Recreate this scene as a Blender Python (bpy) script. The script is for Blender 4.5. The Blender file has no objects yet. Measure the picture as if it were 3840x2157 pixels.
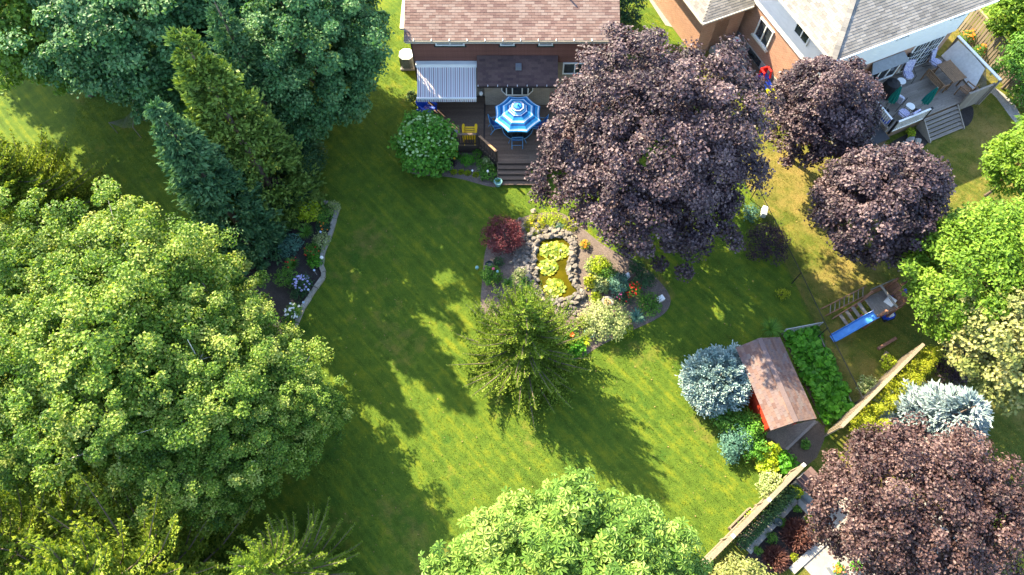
import bpy, bmesh, math, random
import numpy as np
from mathutils import Vector, Matrix
R = math.radians
rng = np.random.default_rng(11)
random.seed(11)
sc = bpy.context.scene
col = sc.collection
# ------------------------------------------------------------------ camera, sky, sun, exposure
CH, TILT, FPX = 30.0, R(25), 2559.5          # drone height, angle off straight down, focal length in photo pixels
cd = bpy.data.cameras.new('camera'); cam = bpy.data.objects.new('camera', cd); col.objects.link(cam)
cam.location = (0, 0, CH); cam.rotation_euler = (TILT, 0, 0)
cd.sensor_fit = 'HORIZONTAL'; cd.angle = 2*math.atan(1920/FPX); cd.clip_end = 2000
sc.camera = cam
SUN_EL, SUN_X, SUN_Y = R(37.5), -.68, .733   # direction towards the sun
w = bpy.data.worlds.new('World'); sc.world = w; w.use_nodes = True
nt = w.node_tree; sky = nt.nodes.new('ShaderNodeTexSky'); sky.sky_type = 'NISHITA'; sky.sun_disc = False
sky.sun_elevation = SUN_EL; sky.sun_rotation = math.atan2(SUN_X, SUN_Y)
nt.links.new(sky.outputs[0], nt.nodes['Background'].inputs[0]); nt.nodes['Background'].inputs[1].default_value = .15
sl = bpy.data.lights.new('sun', 'SUN'); sl.energy = 4.7; sl.angle = R(.5); sl.color = (1, .86, .60)
so = bpy.data.objects.new('sun', sl); col.objects.link(so)
ce = math.cos(SUN_EL); n_ = math.hypot(SUN_X, SUN_Y)
so.rotation_euler = Vector((SUN_X/n_*ce, SUN_Y/n_*ce, math.sin(SUN_EL))).to_track_quat('Z', 'Y').to_euler()
so.location = (-30, 40, 60)
sc.view_settings.view_transform = 'Standard'; sc.view_settings.look = 'None'
sc.view_settings.exposure = 2.35; sc.view_settings.gamma = 1.0
sc.cycles.max_bounces = 6; sc.cycles.transparent_max_bounces = 6

# ------------------------------------------------------------------ pixel -> place (photo pixels, then the enlargements used to read them)
def P(x, y, z=0.0):
    u = (x-1920)/FPX; v = (1078.5-y)/FPX
    d = Vector((u, math.sin(TILT)+v*math.cos(TILT), -math.cos(TILT)+v*math.sin(TILT)))
    k = (z-CH)/d.z
    return Vector((d.x*k, d.y*k, z))
def zoom(ox, oy, s): return lambda x, y, z=0.0: P(ox+x*s, oy+y*s, z)
D = zoom(0, 0, 1.4907); Z1 = zoom(1440, 0, .4977); Z2 = zoom(2400, 0, .559); ZP = zoom(1700, 700, .4839)
Z3 = zoom(2700, 0, .2764); Z4 = zoom(3200, 100, .38); Z5 = zoom(3000, 950, .2765); Z6 = zoom(2600, 1200, .38)
Z7 = zoom(2650, 1680, .3296); Z8 = zoom(3300, 1650, .3504); ZD = zoom(1480, 380, .2484); ZL = zoom(950, 700, .4147)
ZT = zoom(0, 0, .6912)

# ------------------------------------------------------------------ materials
MATS = {}
def newmat(name):
    m = bpy.data.materials.new(name); m.use_nodes = True
    b = m.node_tree.nodes['Principled BSDF']; MATS[name] = m
    return m, m.node_tree, b
def ramp(nt, fac, cols):
    r = nt.nodes.new('ShaderNodeValToRGB'); e = r.color_ramp.elements
    while len(e) < len(cols): e.new(.5)
    for i, (p, c) in enumerate(cols): e[i].position = p; e[i].color = (*c, 1)
    nt.links.new(fac, r.inputs[0]); return r.outputs[0]
def noise(nt, scale, detail=4, rough=.6, coord='Object', dim=None):
    tc = nt.nodes.new('ShaderNodeTexCoord'); n = nt.nodes.new('ShaderNodeTexNoise')
    n.inputs['Scale'].default_value = scale; n.inputs['Detail'].default_value = detail; n.inputs['Roughness'].default_value = rough
    nt.links.new(tc.outputs[coord], n.inputs['Vector']); return n.outputs[0]
def math_(nt, op, a, b=None):
    n = nt.nodes.new('ShaderNodeMath'); n.operation = op
    for i, v in enumerate((a, b)):
        if v is None: continue
        if hasattr(v, 'is_output'): nt.links.new(v, n.inputs[i])
        else: n.inputs[i].default_value = v
    return n.outputs[0]
def mixc(nt, f, a, b, mode='MIX'):
    n = nt.nodes.new('ShaderNodeMix'); n.data_type = 'RGBA'; n.blend_type = mode
    for s, v in ((n.inputs[0], f), (n.inputs[6], a), (n.inputs[7], b)):
        if hasattr(v, 'is_output'): nt.links.new(v, s)
        elif isinstance(v, tuple): s.default_value = (*v, 1)
        else: s.default_value = v
    return n.outputs[2]
def bump(nt, b, h, strength=.3, dist=.02):
    n = nt.nodes.new('ShaderNodeBump'); n.inputs['Strength'].default_value = strength; n.inputs['Distance'].default_value = dist
    nt.links.new(h, n.inputs['Height']); nt.links.new(n.outputs[0], b.inputs['Normal'])
def sca(c, k): return tuple(min(1, x*k) for x in c)
def rnd_socket(nt):
    a = nt.nodes.new('ShaderNodeAttribute'); a.attribute_name = 'rnd'
    o = nt.nodes.new('ShaderNodeObjectInfo')
    return math_(nt, 'FRACT', math_(nt, 'ADD', a.outputs['Fac'], o.outputs['Random']))
def mat(name, c, rough=.7, var=.18, scale=6, spec=.3, metal=0, bmp=0, rvar=0, coat=0):
    m, nt, b = newmat(name)
    n = noise(nt, scale, 6)
    cc = ramp(nt, n, [(.3, sca(c, 1-var)), (.7, sca(c, 1+var))])
    if rvar: cc = mixc(nt, 1.0, cc, ramp(nt, rnd_socket(nt), [(0, (1-rvar,)*3), (1, (1,)*3)]), 'MULTIPLY')
    nt.links.new(cc, b.inputs['Base Color'])
    b.inputs['Roughness'].default_value = rough; b.inputs['Specular IOR Level'].default_value = spec; b.inputs['Metallic'].default_value = metal
    b.inputs['Coat Weight'].default_value = coat
    if bmp: bump(nt, b, noise(nt, scale*4, 5), bmp)
    return m
def rmat(name, cols, rough=.85, grain=30, spec=.2, g=.25, wear=.5):     # pieces that differ from one to the next
    m, nt, b = newmat(name)
    k = len(cols)
    c = ramp(nt, rnd_socket(nt), [(i/max(1, k-1), x) for i, x in enumerate(cols)])
    c = mixc(nt, 1.0, c, ramp(nt, noise(nt, grain, 3, coord='Object'), [(.3, (1-g,)*3), (.75, (1,)*3)]), 'MULTIPLY')
    n2 = nt.nodes.new('ShaderNodeTexNoise'); gm = nt.nodes.new('ShaderNodeNewGeometry')
    n2.inputs['Scale'].default_value = wear; nt.links.new(gm.outputs['Position'], n2.inputs['Vector']); n2.inputs['Detail'].default_value = 5
    c = mixc(nt, 1.0, c, ramp(nt, n2.outputs[0], [(.35, (.82,)*3), (.65, (1,)*3)]), 'MULTIPLY')
    nt.links.new(c, b.inputs['Base Color'])
    b.inputs['Roughness'].default_value = rough; b.inputs['Specular IOR Level'].default_value = spec
    return m
def leafmat(name, cols, transl=.35, rough=.5, tint=(1.35, 1.3, .45), spec=.22):
    m, nt, b = newmat(name)
    a = nt.nodes.new('ShaderNodeAttribute'); a.attribute_name = 'rnd'
    k = len(cols)
    c = ramp(nt, a.outputs['Fac'], [(i/max(1, k-1), x) for i, x in enumerate(cols)])
    nt.links.new(c, b.inputs['Base Color']); b.inputs['Roughness'].default_value = rough; b.inputs['Specular IOR Level'].default_value = spec
    t = nt.nodes.new('ShaderNodeBsdfTranslucent'); nt.links.new(mixc(nt, 1.0, c, tint, 'MULTIPLY'), t.inputs[0])
    x = nt.nodes.new('ShaderNodeMixShader'); x.inputs[0].default_value = transl
    out = nt.nodes['Material Output']
    nt.links.new(b.outputs[0], x.inputs[1]); nt.links.new(t.outputs[0], x.inputs[2]); nt.links.new(x.outputs[0], out.inputs[0])
    return m

# ------------------------------------------------------------------ mesh helpers
class MB:
    def __init__(s): s.v = []; s.f = []; s.m = []
    def add(s, vs, fs, mi=0):
        o = len(s.v); s.v += [tuple(v) for v in vs]; s.f += [tuple(i+o for i in f) for f in fs]; s.m += [mi]*len(fs); return s
    def box(s, c, d, rz=0, mi=0, M=None):
        x, y, z = d[0]/2, d[1]/2, d[2]/2
        q = M if M is not None else Matrix.Rotation(rz, 3, 'Z')
        vs = [q @ Vector((sx*x, sy*y, sz*z))+Vector(c) for sz in (-1, 1) for sx, sy in ((-1, -1), (1, -1), (1, 1), (-1, 1))]
        return s.add(vs, [(3, 2, 1, 0), (4, 5, 6, 7), (0, 1, 5, 4), (1, 2, 6, 5), (2, 3, 7, 6), (3, 0, 4, 7)], mi)
    def beam(s, a, b, wd, ht, mi=0, up=(0, 0, 1)):
        a = Vector(a); b = Vector(b); t = (b-a).normalized(); u = Vector(up)
        if abs(t.dot(u)) > .95: u = Vector((0, 1, 0))
        sd = t.cross(u).normalized(); u = sd.cross(t)
        vs = [p+sd*(wd/2*i)+u*(ht/2*j) for p in (a, b) for i, j in ((-1, -1), (1, -1), (1, 1), (-1, 1))]
        return s.add(vs, [(0, 1, 2, 3), (7, 6, 5, 4), (0, 4, 5, 1), (1, 5, 6, 2), (2, 6, 7, 3), (3, 7, 4, 0)], mi)
    def tube(s, pts, rad, n=6, mi=0, cap=True):
        pts = [Vector(p) for p in pts]; o = len(s.v); k = len(pts)
        for i, p in enumerate(pts):
            t = (pts[min(i+1, k-1)]-pts[max(i-1, 0)]).normalized()
            u = Vector((0, 0, 1)) if abs(t.z) < .9 else Vector((1, 0, 0))
            a = t.cross(u).normalized(); b = t.cross(a)
            r = rad[i] if isinstance(rad, (list, tuple)) else rad
            for j in range(n):
                q = 2*math.pi*j/n; s.v.append(tuple(p+a*(r*math.cos(q))+b*(r*math.sin(q))))
        for i in range(k-1):
            for j in range(n):
                s.f.append((o+i*n+j, o+i*n+(j+1) % n, o+(i+1)*n+(j+1) % n, o+(i+1)*n+j)); s.m.append(mi)
        if cap:
            s.f.append(tuple(o+j for j in range(n))[::-1]); s.m.append(mi)
            s.f.append(tuple(o+(k-1)*n+j for j in range(n))); s.m.append(mi)
        return s
    def lathe(s, c, prof, n=16, mi=0):           # prof: (radius, height) bottom to top
        o = len(s.v); c = Vector(c)
        for r, h in prof:
            for j in range(n):
                q = 2*math.pi*j/n; s.v.append((c.x+r*math.cos(q), c.y+r*math.sin(q), c.z+h))
        for i in range(len(prof)-1):
            for j in range(n):
                s.f.append((o+i*n+j, o+i*n+(j+1) % n, o+(i+1)*n+(j+1) % n, o+(i+1)*n+j)); s.m.append(mi)
        s.f.append(tuple(o+(len(prof)-1)*n+j for j in range(n))); s.m.append(mi)
        s.f.append(tuple(o+j for j in range(n))[::-1]); s.m.append(mi)
        return s
    def prism(s, poly, z0, z1, mi=0):
        n = len(poly); o = [(p[0], p[1], z0) for p in poly]+[(p[0], p[1], z1) for p in poly]
        a = sum(poly[i][0]*poly[(i+1) % n][1]-poly[(i+1) % n][0]*poly[i][1] for i in range(n))
        fs = [tuple(range(n))[::-1], tuple(range(n, 2*n))]+[(i, (i+1) % n, (i+1) % n+n, i+n) for i in range(n)]
        if a < 0: fs = [f[::-1] for f in fs]
        return s.add(o, fs, mi)
    def slab(s, poly, th, mi=0):                 # a 3-D polygon given thickness along its normal (downwards)
        poly = [Vector(p) for p in poly]; nn = (poly[1]-poly[0]).cross(poly[2]-poly[0]).normalized()
        if nn.z < 0: poly = poly[::-1]; nn = -nn
        n = len(poly)
        return s.add(poly+[p-nn*th for p in poly], [tuple(range(n)), tuple(range(n, 2*n))[::-1]]+[(i, i+n, (i+1) % n+n, (i+1) % n) for i in range(n)], mi)
    def mesh(s, name):
        me = bpy.data.meshes.new(name); me.from_pydata(s.v, [], s.f); me.polygons.foreach_set('material_index', s.m); me.update(); return me
    def build(s, name, m, parent=None, smooth=False):
        me = s.mesh(name)
        for q in (m if isinstance(m, (list, tuple)) else [m]): me.materials.append(MATS[q])
        if smooth: me.shade_smooth()
        return link(name, me, parent)
def link(name, me, parent=None, M=None):
    o = bpy.data.objects.new(name, me); col.objects.link(o)
    if parent is not None: o.parent = parent
    if M is not None: o.matrix_basis = M
    return o
def tag(o, label, cat, group=None):
    o['label'] = label; o['category'] = cat
    if group: o['group'] = group
    return o
def thing(name, label, cat, loc=(0, 0, 0), rz=0, group=None):
    o = bpy.data.objects.new(name, None); col.objects.link(o); o.location = loc; o.rotation_euler = (0, 0, rz); o.empty_display_size = .2
    return tag(o, label, cat, group)
def dup(root, label, loc, rz=None, scale=None, group=None):
    def cp(o, par):
        c = o.copy(); col.objects.link(c); c.parent = par
        for ch in o.children: cp(ch, c)
        return c
    r = cp(root, None); r['label'] = label; r.location = loc
    if rz is not None: r.rotation_euler = (0, 0, rz)
    if scale: r.scale = (scale,)*3 if not isinstance(scale, tuple) else scale
    if group: r['group'] = group
    return r
def structure(name, mb, m, **k):
    o = mb.build(name, m, **k); o['kind'] = 'structure'; return o
def fastmesh(name, V, F, rnd=None, m=None, smooth=False):
    V = np.asarray(V, np.float32).reshape(-1, 3); F = np.asarray(F, np.int32); k = F.shape[1]
    me = bpy.data.meshes.new(name)
    me.vertices.add(len(V)); me.vertices.foreach_set('co', V.ravel())
    me.loops.add(F.size); me.loops.foreach_set('vertex_index', F.ravel())
    me.polygons.add(len(F)); me.polygons.foreach_set('loop_start', np.arange(0, F.size, k, dtype=np.int32))
    if rnd is not None:
        a = me.attributes.new('rnd', 'FLOAT', 'FACE'); a.data.foreach_set('value', np.asarray(rnd, np.float32))
    me.update(calc_edges=True)
    if m: me.materials.append(MATS[m])
    me.shade_smooth() if smooth else me.shade_flat()
    return me
def pieces(name, mesh, xf, parent, rest_name=None, limit=300):
    """alike pieces: the first `limit` as objects that share mesh data, the rest joined into one part"""
    for M in xf[:limit]: link(name, mesh, parent, M)
    if len(xf) > limit:
        n = len(mesh.vertices); v = np.empty(n*3, np.float32); mesh.vertices.foreach_get('co', v); v = np.c_[v.reshape(-1, 3), np.ones(n)]
        f = np.array([list(p.vertices) for p in mesh.polygons], np.int32)
        Ms = np.array([[list(r) for r in M] for M in xf[limit:]])
        V = np.einsum('kij,nj->kni', Ms, v)[:, :, :3]
        F = (f[None]+(np.arange(len(Ms))*n)[:, None, None]).reshape(-1, f.shape[1])
        me = fastmesh(rest_name or name, V, F, np.repeat(rng.random(len(Ms)), len(f)))
        for q in mesh.materials: me.materials.append(q)
        o = link(rest_name or name, me, parent); o['kind'] = 'stuff'
def unit_box(name, d, m, taper=0):
    me = MB().box((0, 0, 0), d).mesh(name); me.materials.append(MATS[m]); return me
def in_poly(x, y, poly):
    ins = np.zeros(len(x), bool); n = len(poly); j = n-1
    for i in range(n):
        xi, yi = poly[i][0], poly[i][1]; xj, yj = poly[j][0], poly[j][1]
        c = ((yi > y) != (yj > y)) & (x < (xj-xi)*(y-yi)/(yj-yi+1e-12)+xi)
        ins ^= c; j = i
    return ins
def smooth_poly(pts, it=2):
    pts = [Vector((p[0], p[1], 0)) for p in pts]
    for _ in range(it):
        q = []
        for i in range(len(pts)):
            a, b = pts[i], pts[(i+1) % len(pts)]; q += [a*.75+b*.25, a*.25+b*.75]
        pts = q
    return pts
def shingles(o, u, v, rows, tw, ex, rngf, mesh_th=.012):
    """transforms of shingle tabs: o eave corner, u along the eave, v up the slope; rngf(dist up slope) -> (u0, u1)"""
    u = Vector(u).normalized(); v = Vector(v).normalized(); n = u.cross(v)
    if n.z < 0: n = -n
    tilt = Matrix.Rotation(0, 3, 'X'); out = []
    for r in range(rows):
        s = r*ex; a, b = rngf(s+ex/2); x = a-(.5 if r % 2 else 0)*tw-random.random()*.04
        while x < b-.02:
            x0 = max(a, x); x1 = min(b, x+tw-.006*random.random()-.004)
            if x1-x0 > .03:
                c = Vector(o)+u*((x0+x1)/2)+v*(s+ex*.5)+n*(.012+random.random()*.004)
                vv = (v-n*.07).normalized(); nn = u.cross(vv)
                M = Matrix((u*((x1-x0)/tw), vv, nn if nn.z > 0 else -nn)).transposed().to_4x4(); M.translation = c
                out.append(M)
            x += tw
    return out

# ------------------------------------------------------------------ foliage helpers
def unit(a): return a/np.maximum(np.linalg.norm(a, axis=1, keepdims=True), 1e-6)
TPL = {}
def tpl(kind):
    if kind in TPL: return TPL[kind]
    if kind == 'rhomb': v = [(0, -.5, 0), (.27, .02, .07), (0, .5, -.05), (-.27, .02, .07)]; f = [(0, 1, 2, 3)]
    elif kind == 'broad': v = [(0, -.5, 0), (.42, -.02, .1), (0, .5, -.08), (-.42, .02, .1)]; f = [(0, 1, 2, 3)]
    elif kind == 'blade': v = [(-.5, 0, 0), (.5, 0, 0), (.28, 1, 0), (-.12, 1, 0)]; f = [(0, 1, 2, 3)]
    elif kind == 'maple':                                      # three lobes
        v = []; f = []
        for a in (-62, 0, 62):
            c, s = math.cos(R(a)), math.sin(R(a)); L = .62 if a == 0 else .5; o = len(v)
            for x, y, z in ((0, -.12, 0), (.17, L*.5, .05), (0, L, -.07), (-.17, L*.5, .05)): v.append((x*c+y*s, -x*s+y*c, z))
            f.append((o, o+1, o+2, o+3))
    elif kind == 'palm':                                       # hand of seven drooping leaflets
        v = []; f = []
        for k in range(6):
            a = R(-125+50*k); c, s = math.cos(a), math.sin(a); L = .62-.05*abs(k-2.5); o = len(v)
            for x, y, z in ((0, .02, 0), (.11, L*.68, .0), (0, L, -.16), (-.11, L*.68, .0)): v.append((x*c+y*s, -x*s+y*c, z))
            f.append((o, o+1, o+2, o+3))
    elif kind == 'round':
        v = [(.5*math.cos(2*math.pi*k/6), .5*math.sin(2*math.pi*k/6), .03*(k % 2)) for k in range(6)]; f = [(0, 1, 2, 3), (0, 3, 4, 5)]
    TPL[kind] = (np.array(v), np.array(f)); return TPL[kind]
def leaves_vf(pos, nrm, size, kind, rot=None):
    n = len(pos); nrm = unit(nrm); r = unit(rng.normal(size=(n, 3))); t = unit(np.cross(nrm, r)); b = np.cross(nrm, t)
    tv, tf = tpl(kind); s = np.broadcast_to(np.asarray(size), (n,))[:, None, None]
    V = pos[:, None]+s*(tv[None, :, 0, None]*t[:, None]+tv[None, :, 1, None]*b[:, None]+tv[None, :, 2, None]*nrm[:, None])
    F = (tf[None]+(np.arange(n)*len(tv))[:, None, None]).reshape(-1, 4)
    return V.reshape(-1, 3), F, len(tf)
def leafmesh(name, pos, nrm, size, kind, rnd, m):
    V, F, k = leaves_vf(pos, nrm, size, kind)
    return fastmesh(name, V, F, np.repeat(np.clip(rnd, 0, 1), k), m)
def fib(n):
    i = np.arange(n)+.5; ph = np.arccos(1-2*i/n); th = math.pi*(1+5**.5)*i
    return np.c_[np.cos(th)*np.sin(ph), np.sin(th)*np.sin(ph), np.cos(ph)]
def ellipsoid_clumps(R_, zc, rz, cr, seed, low=-.55, lump=.22, fill=.9, flat=1.0, jit=.085):
    """centres of leaf clumps over a lumpy ellipsoid crown"""
    g = np.random.default_rng(seed)
    area = 4*math.pi*((R_*R_+2*R_*rz)/3); n = int(area/(cr*cr*1.15)*fill)
    d = fib(n); d = unit(d+g.normal(size=d.shape)*.09); d = d[d[:, 2] > low]
    k = unit(g.normal(size=(26, 3))); amp = g.uniform(-.6, 1, 26)*lump      # lumps and bays of the outline
    rad = 1+(np.exp((d@k.T-1)*9)*amp).sum(1)
    lo_, hi_ = 1-.75*lump, 1+.38*lump; rad = np.clip(rad, lo_, hi_)
    rad *= np.clip(g.normal(.98-jit*.25, jit, len(d)), .6, 1.22)
    sh = d*np.array([R_, R_, rz])*rad[:, None]
    m = int(n*.45); d2 = unit(g.normal(size=(m, 3))); d2 = d2[d2[:, 2] > low]
    inn = d2*np.array([R_, R_, rz])*(g.uniform(.45, .8, len(d2))*np.clip(1+(np.exp((d2@k.T-1)*9)*amp).sum(1), lo_, hi_))[:, None]
    c = np.r_[sh, inn]; c[:, 2] += zc
    return c
def foliage(name, clumps, cr, per, size, kind, m, seed, centre=None, upb=.55, outb=.55, rndamp=.9, parent=None, spread=.22, flat=.75, crv=.3):
    g = np.random.default_rng(seed); n = len(clumps)
    crs = cr*g.uniform(1-crv, 1+crv, n); tone = g.normal(.5, spread*.8, n)
    N = n*per; ci = np.repeat(np.arange(n), per)
    d = unit(g.normal(size=(N, 3))); d[:, 2] = np.where(d[:, 2] < -.2, -d[:, 2]*.7, d[:, 2])
    r = g.random(N)**.45
    off = d*(r*crs[ci])[:, None]; off[:, 2] *= flat
    pos = clumps[ci]+off
    c0 = np.array(centre if centre is not None else clumps.mean(0))
    out = unit(pos-c0)
    nr = d*outb+out*.35+np.array([0, 0, upb])+g.normal(size=(N, 3))*rndamp*.55
    rn = tone[ci]+g.normal(0, .22, N)
    return link(name, leafmesh(name, pos, nr, size*g.uniform(.7, 1.25, N), kind, rn, m), parent)
def limbs(mb, base, fork, targets, r0, wig=.25, seed=0, sub=None):
    g = random.Random(seed); base = Vector(base); fork = Vector(fork)
    mid = (base+fork)/2+Vector((g.uniform(-1, 1), g.uniform(-1, 1), 0))*wig*.3
    mb.tube([base-Vector((0, 0, .1)), base+(mid-base)*.15, mid, fork], [r0*1.35, r0*1.02, r0*.85, r0*.7], 8)
    for t in targets:
        t = Vector(t); p1 = fork+(t-fork)*.35+Vector((g.uniform(-1, 1)*wig, g.uniform(-1, 1)*wig, (t-fork).length*.10)); p2 = fork+(t-fork)*.7+Vector((g.uniform(-1, 1)*wig, g.uniform(-1, 1)*wig, (t-fork).length*.06))
        st = base+(fork-base)*g.uniform(.75, 1)
        mb.tube([st, p1, p2, t], [r0*.5, r0*.34, r0*.2, r0*.06], 5)
        if sub is not None and len(sub):
            for q in sorted(sub, key=lambda s: (Vector(s)-p2).length)[:4]:
                q = Vector(q); mb.tube([p2, (p2+q)/2+Vector((g.uniform(-1, 1), g.uniform(-1, 1), .5))*wig*.5, q], [r0*.2, r0*.15, r0*.07], 4)
    return mb
def broadleaf(name, label, loc, R_, H_, zc, rz, m, bark, size, kind='broad', cr=.75, per=120, seed=1, trunk_r=.2, low=-.55, lump=.22, fork=None,
              nlimb=10, group=None, cat='tree', fill=.9, upb=.55, rndamp=.9, subl=True, spread=.22, extra=None, scale_xy=(1, 1), lean=(0, 0), jit=.11):
    t = thing(name, label, cat, loc, 0, group)
    c = ellipsoid_clumps(R_, zc, rz, cr, seed, low, lump, fill, 1.0, jit); c[:, 0] *= scale_xy[0]; c[:, 1] *= scale_xy[1]
    c[:, 0] += lean[0]; c[:, 1] += lean[1]
    if extra is not None: c = np.r_[c, extra]
    g = np.random.default_rng(seed+5)
    tg = c[g.choice(len(c), min(nlimb, len(c)), replace=False)]*np.array([.85, .85, 1])-np.array([0, 0, .15])
    mb = limbs(MB(), (0, 0, 0), (lean[0]*.6, lean[1]*.6, fork or zc-rz*.55), [tuple(x) for x in tg], trunk_r, .3, seed, [tuple(x) for x in c] if subl else None)
    mb.build('trunk', bark, t, True)
    foliage('crown', c, cr, per, size, kind, m, seed+9, (lean[0], lean[1], zc-rz*.3), upb=upb, rndamp=rndamp, parent=t, spread=spread)
    return t
def twigs_vf(p, d, L, w, planes=3):
    """each twig: `planes` crossed narrow lozenges"""
    n = len(p); d = unit(d); r = unit(rng.normal(size=(n, 3))); a = unit(np.cross(d, r)); b = np.cross(d, a)
    Vs = []; L = np.broadcast_to(L, (n,))[:, None]; w = np.broadcast_to(w, (n,))[:, None]
    for k in range(planes):
        q = math.pi*k/planes; s = a*math.cos(q)+b*math.sin(q)
        Vs.append(np.stack([p, p+d*L*.45+s*w/2, p+d*L, p+d*L*.45-s*w/2], 1))
    V = np.concatenate(Vs, 0).reshape(-1, 3)
    F = np.arange(len(V), dtype=np.int32).reshape(-1, 4)
    return V, F
def conifer(name, label, loc, H_, Rb, m, bark, seed=1, z0=.3, nwh=26, nbr=9, p=.9, el0=-12, el1=45, droop=.25, upturn=.2, tw=.26, tww=.07, step=.075,
            hang=0.0, planes=2, group=None, sidelets=0.0, fan=55, lenvar=.2, tip_tone=.25, lean=(0, 0), zpow=1.0, wider=None, twig_up=.15):
    t = thing(name, label, 'tree', loc, 0, group); g = np.random.default_rng(seed)
    tr = MB().tube([(0, 0, -.1), (lean[0]*.5, lean[1]*.5, H_*.5), (lean[0], lean[1], H_)], [H_*.018+.03, H_*.011+.015, .012], 7); tr.build('trunk', bark, t, True)
    BP, BD, BL, BT = [], [], [], []; bm = MB()
    for i in range(nwh):
        f = ((i+g.uniform(-.3, .3))/nwh)**zpow; f = min(max(f, 0), .985); z = z0+(H_-z0)*f
        Lm = Rb*(1-f)**p+.12
        k = max(4, int(round(nbr*(.55+.45*(1-f)))))
        for j in range(k):
            az = 2*math.pi*(j+g.uniform(-.35, .35))/k+i*2.4; L = Lm*g.uniform(1-lenvar, 1+lenvar*.6)
            el = R(el0+(el1-el0)*f+g.uniform(-7, 7)); n = max(3, int(L/step)); s = np.linspace(0, 1, n)
            h = np.array([math.cos(az), math.sin(az), 0])
            rr = s*L*math.cos(el); zz = s*L*math.sin(el)-droop*L*np.sin(s*math.pi*.5)*s*(1-f)+upturn*L*s**3
            pts = h[None]*rr[:, None]; pts[:, 2] = z+zz
            pts[:, 0] += lean[0]*z/H_; pts[:, 1] += lean[1]*z/H_
            tan = np.gradient(pts, axis=0); tan = unit(tan); side = np.array([-math.sin(az), math.cos(az), 0])
            if L > .7: bm.tube([pts[0], pts[n//2], pts[-1]], [.012+.012*L, .01+.006*L, .004], 4, cap=False)
            keep = s > .12 if f > .1 else s > .2
            for sg in (-1, 1):
                fa = R(fan)*g.uniform(.75, 1.2, n)
                dd = tan*np.cos(fa)[:, None]+side[None]*sg*np.sin(fa)[:, None]; dd[:, 2] += g.normal(twig_up, .22, n)
                ll = tw*(1.15-.75*s)*g.uniform(.7, 1.3, n)*(1+.5*min(1.6, L)*(1-s)*.9)
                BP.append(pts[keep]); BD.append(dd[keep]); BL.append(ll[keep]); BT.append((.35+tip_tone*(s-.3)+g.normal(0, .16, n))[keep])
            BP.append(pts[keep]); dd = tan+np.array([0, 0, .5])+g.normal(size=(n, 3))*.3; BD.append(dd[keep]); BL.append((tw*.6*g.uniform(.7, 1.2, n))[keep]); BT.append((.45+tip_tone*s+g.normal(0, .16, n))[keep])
            if sidelets and L > .9:
                for q in np.arange(.22, .92, .2/L):
                    for sg in (-1, 1):
                        c0 = pts[int(q*(n-1))]; ls = sidelets*L*(1-q)*g.uniform(.6, 1.1)+.12; ns_ = max(3, int(ls/(step*1.25))); u_ = np.linspace(0.1, 1, ns_)
                        fa = R(g.uniform(42, 66)); dr_ = tan[int(q*(n-1))]*math.cos(fa)+side*sg*math.sin(fa); sp = c0[None]+dr_[None]*(u_*ls)[:, None]; sp[:, 2] += ls*(-.22*u_+.2*u_**3)*(1-f)
                        s2 = np.cross(dr_, [0, 0, 1.])
                        for s3 in (-1, 1, 0):
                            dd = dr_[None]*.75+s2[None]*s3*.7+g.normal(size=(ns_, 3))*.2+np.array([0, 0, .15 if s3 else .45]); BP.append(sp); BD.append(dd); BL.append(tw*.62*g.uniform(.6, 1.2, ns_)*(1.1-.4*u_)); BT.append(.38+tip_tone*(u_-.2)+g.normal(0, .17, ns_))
                        if hang:
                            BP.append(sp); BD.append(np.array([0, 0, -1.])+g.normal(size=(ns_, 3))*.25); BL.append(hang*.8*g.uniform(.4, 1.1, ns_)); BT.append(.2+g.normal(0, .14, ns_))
            if hang:
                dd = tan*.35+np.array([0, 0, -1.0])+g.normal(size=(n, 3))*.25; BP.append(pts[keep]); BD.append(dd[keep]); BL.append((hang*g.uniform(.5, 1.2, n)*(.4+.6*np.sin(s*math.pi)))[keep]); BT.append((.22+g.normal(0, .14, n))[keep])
    bm.build('branch', bark, t).name = 'branches'
    p_, d_, l_, t_ = np.concatenate(BP), np.concatenate(BD), np.concatenate(BL), np.concatenate(BT)
    V, F = twigs_vf(p_, d_, l_, np.minimum(tww, l_*.5), planes)
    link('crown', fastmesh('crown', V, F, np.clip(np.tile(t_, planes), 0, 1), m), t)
    return t
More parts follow.
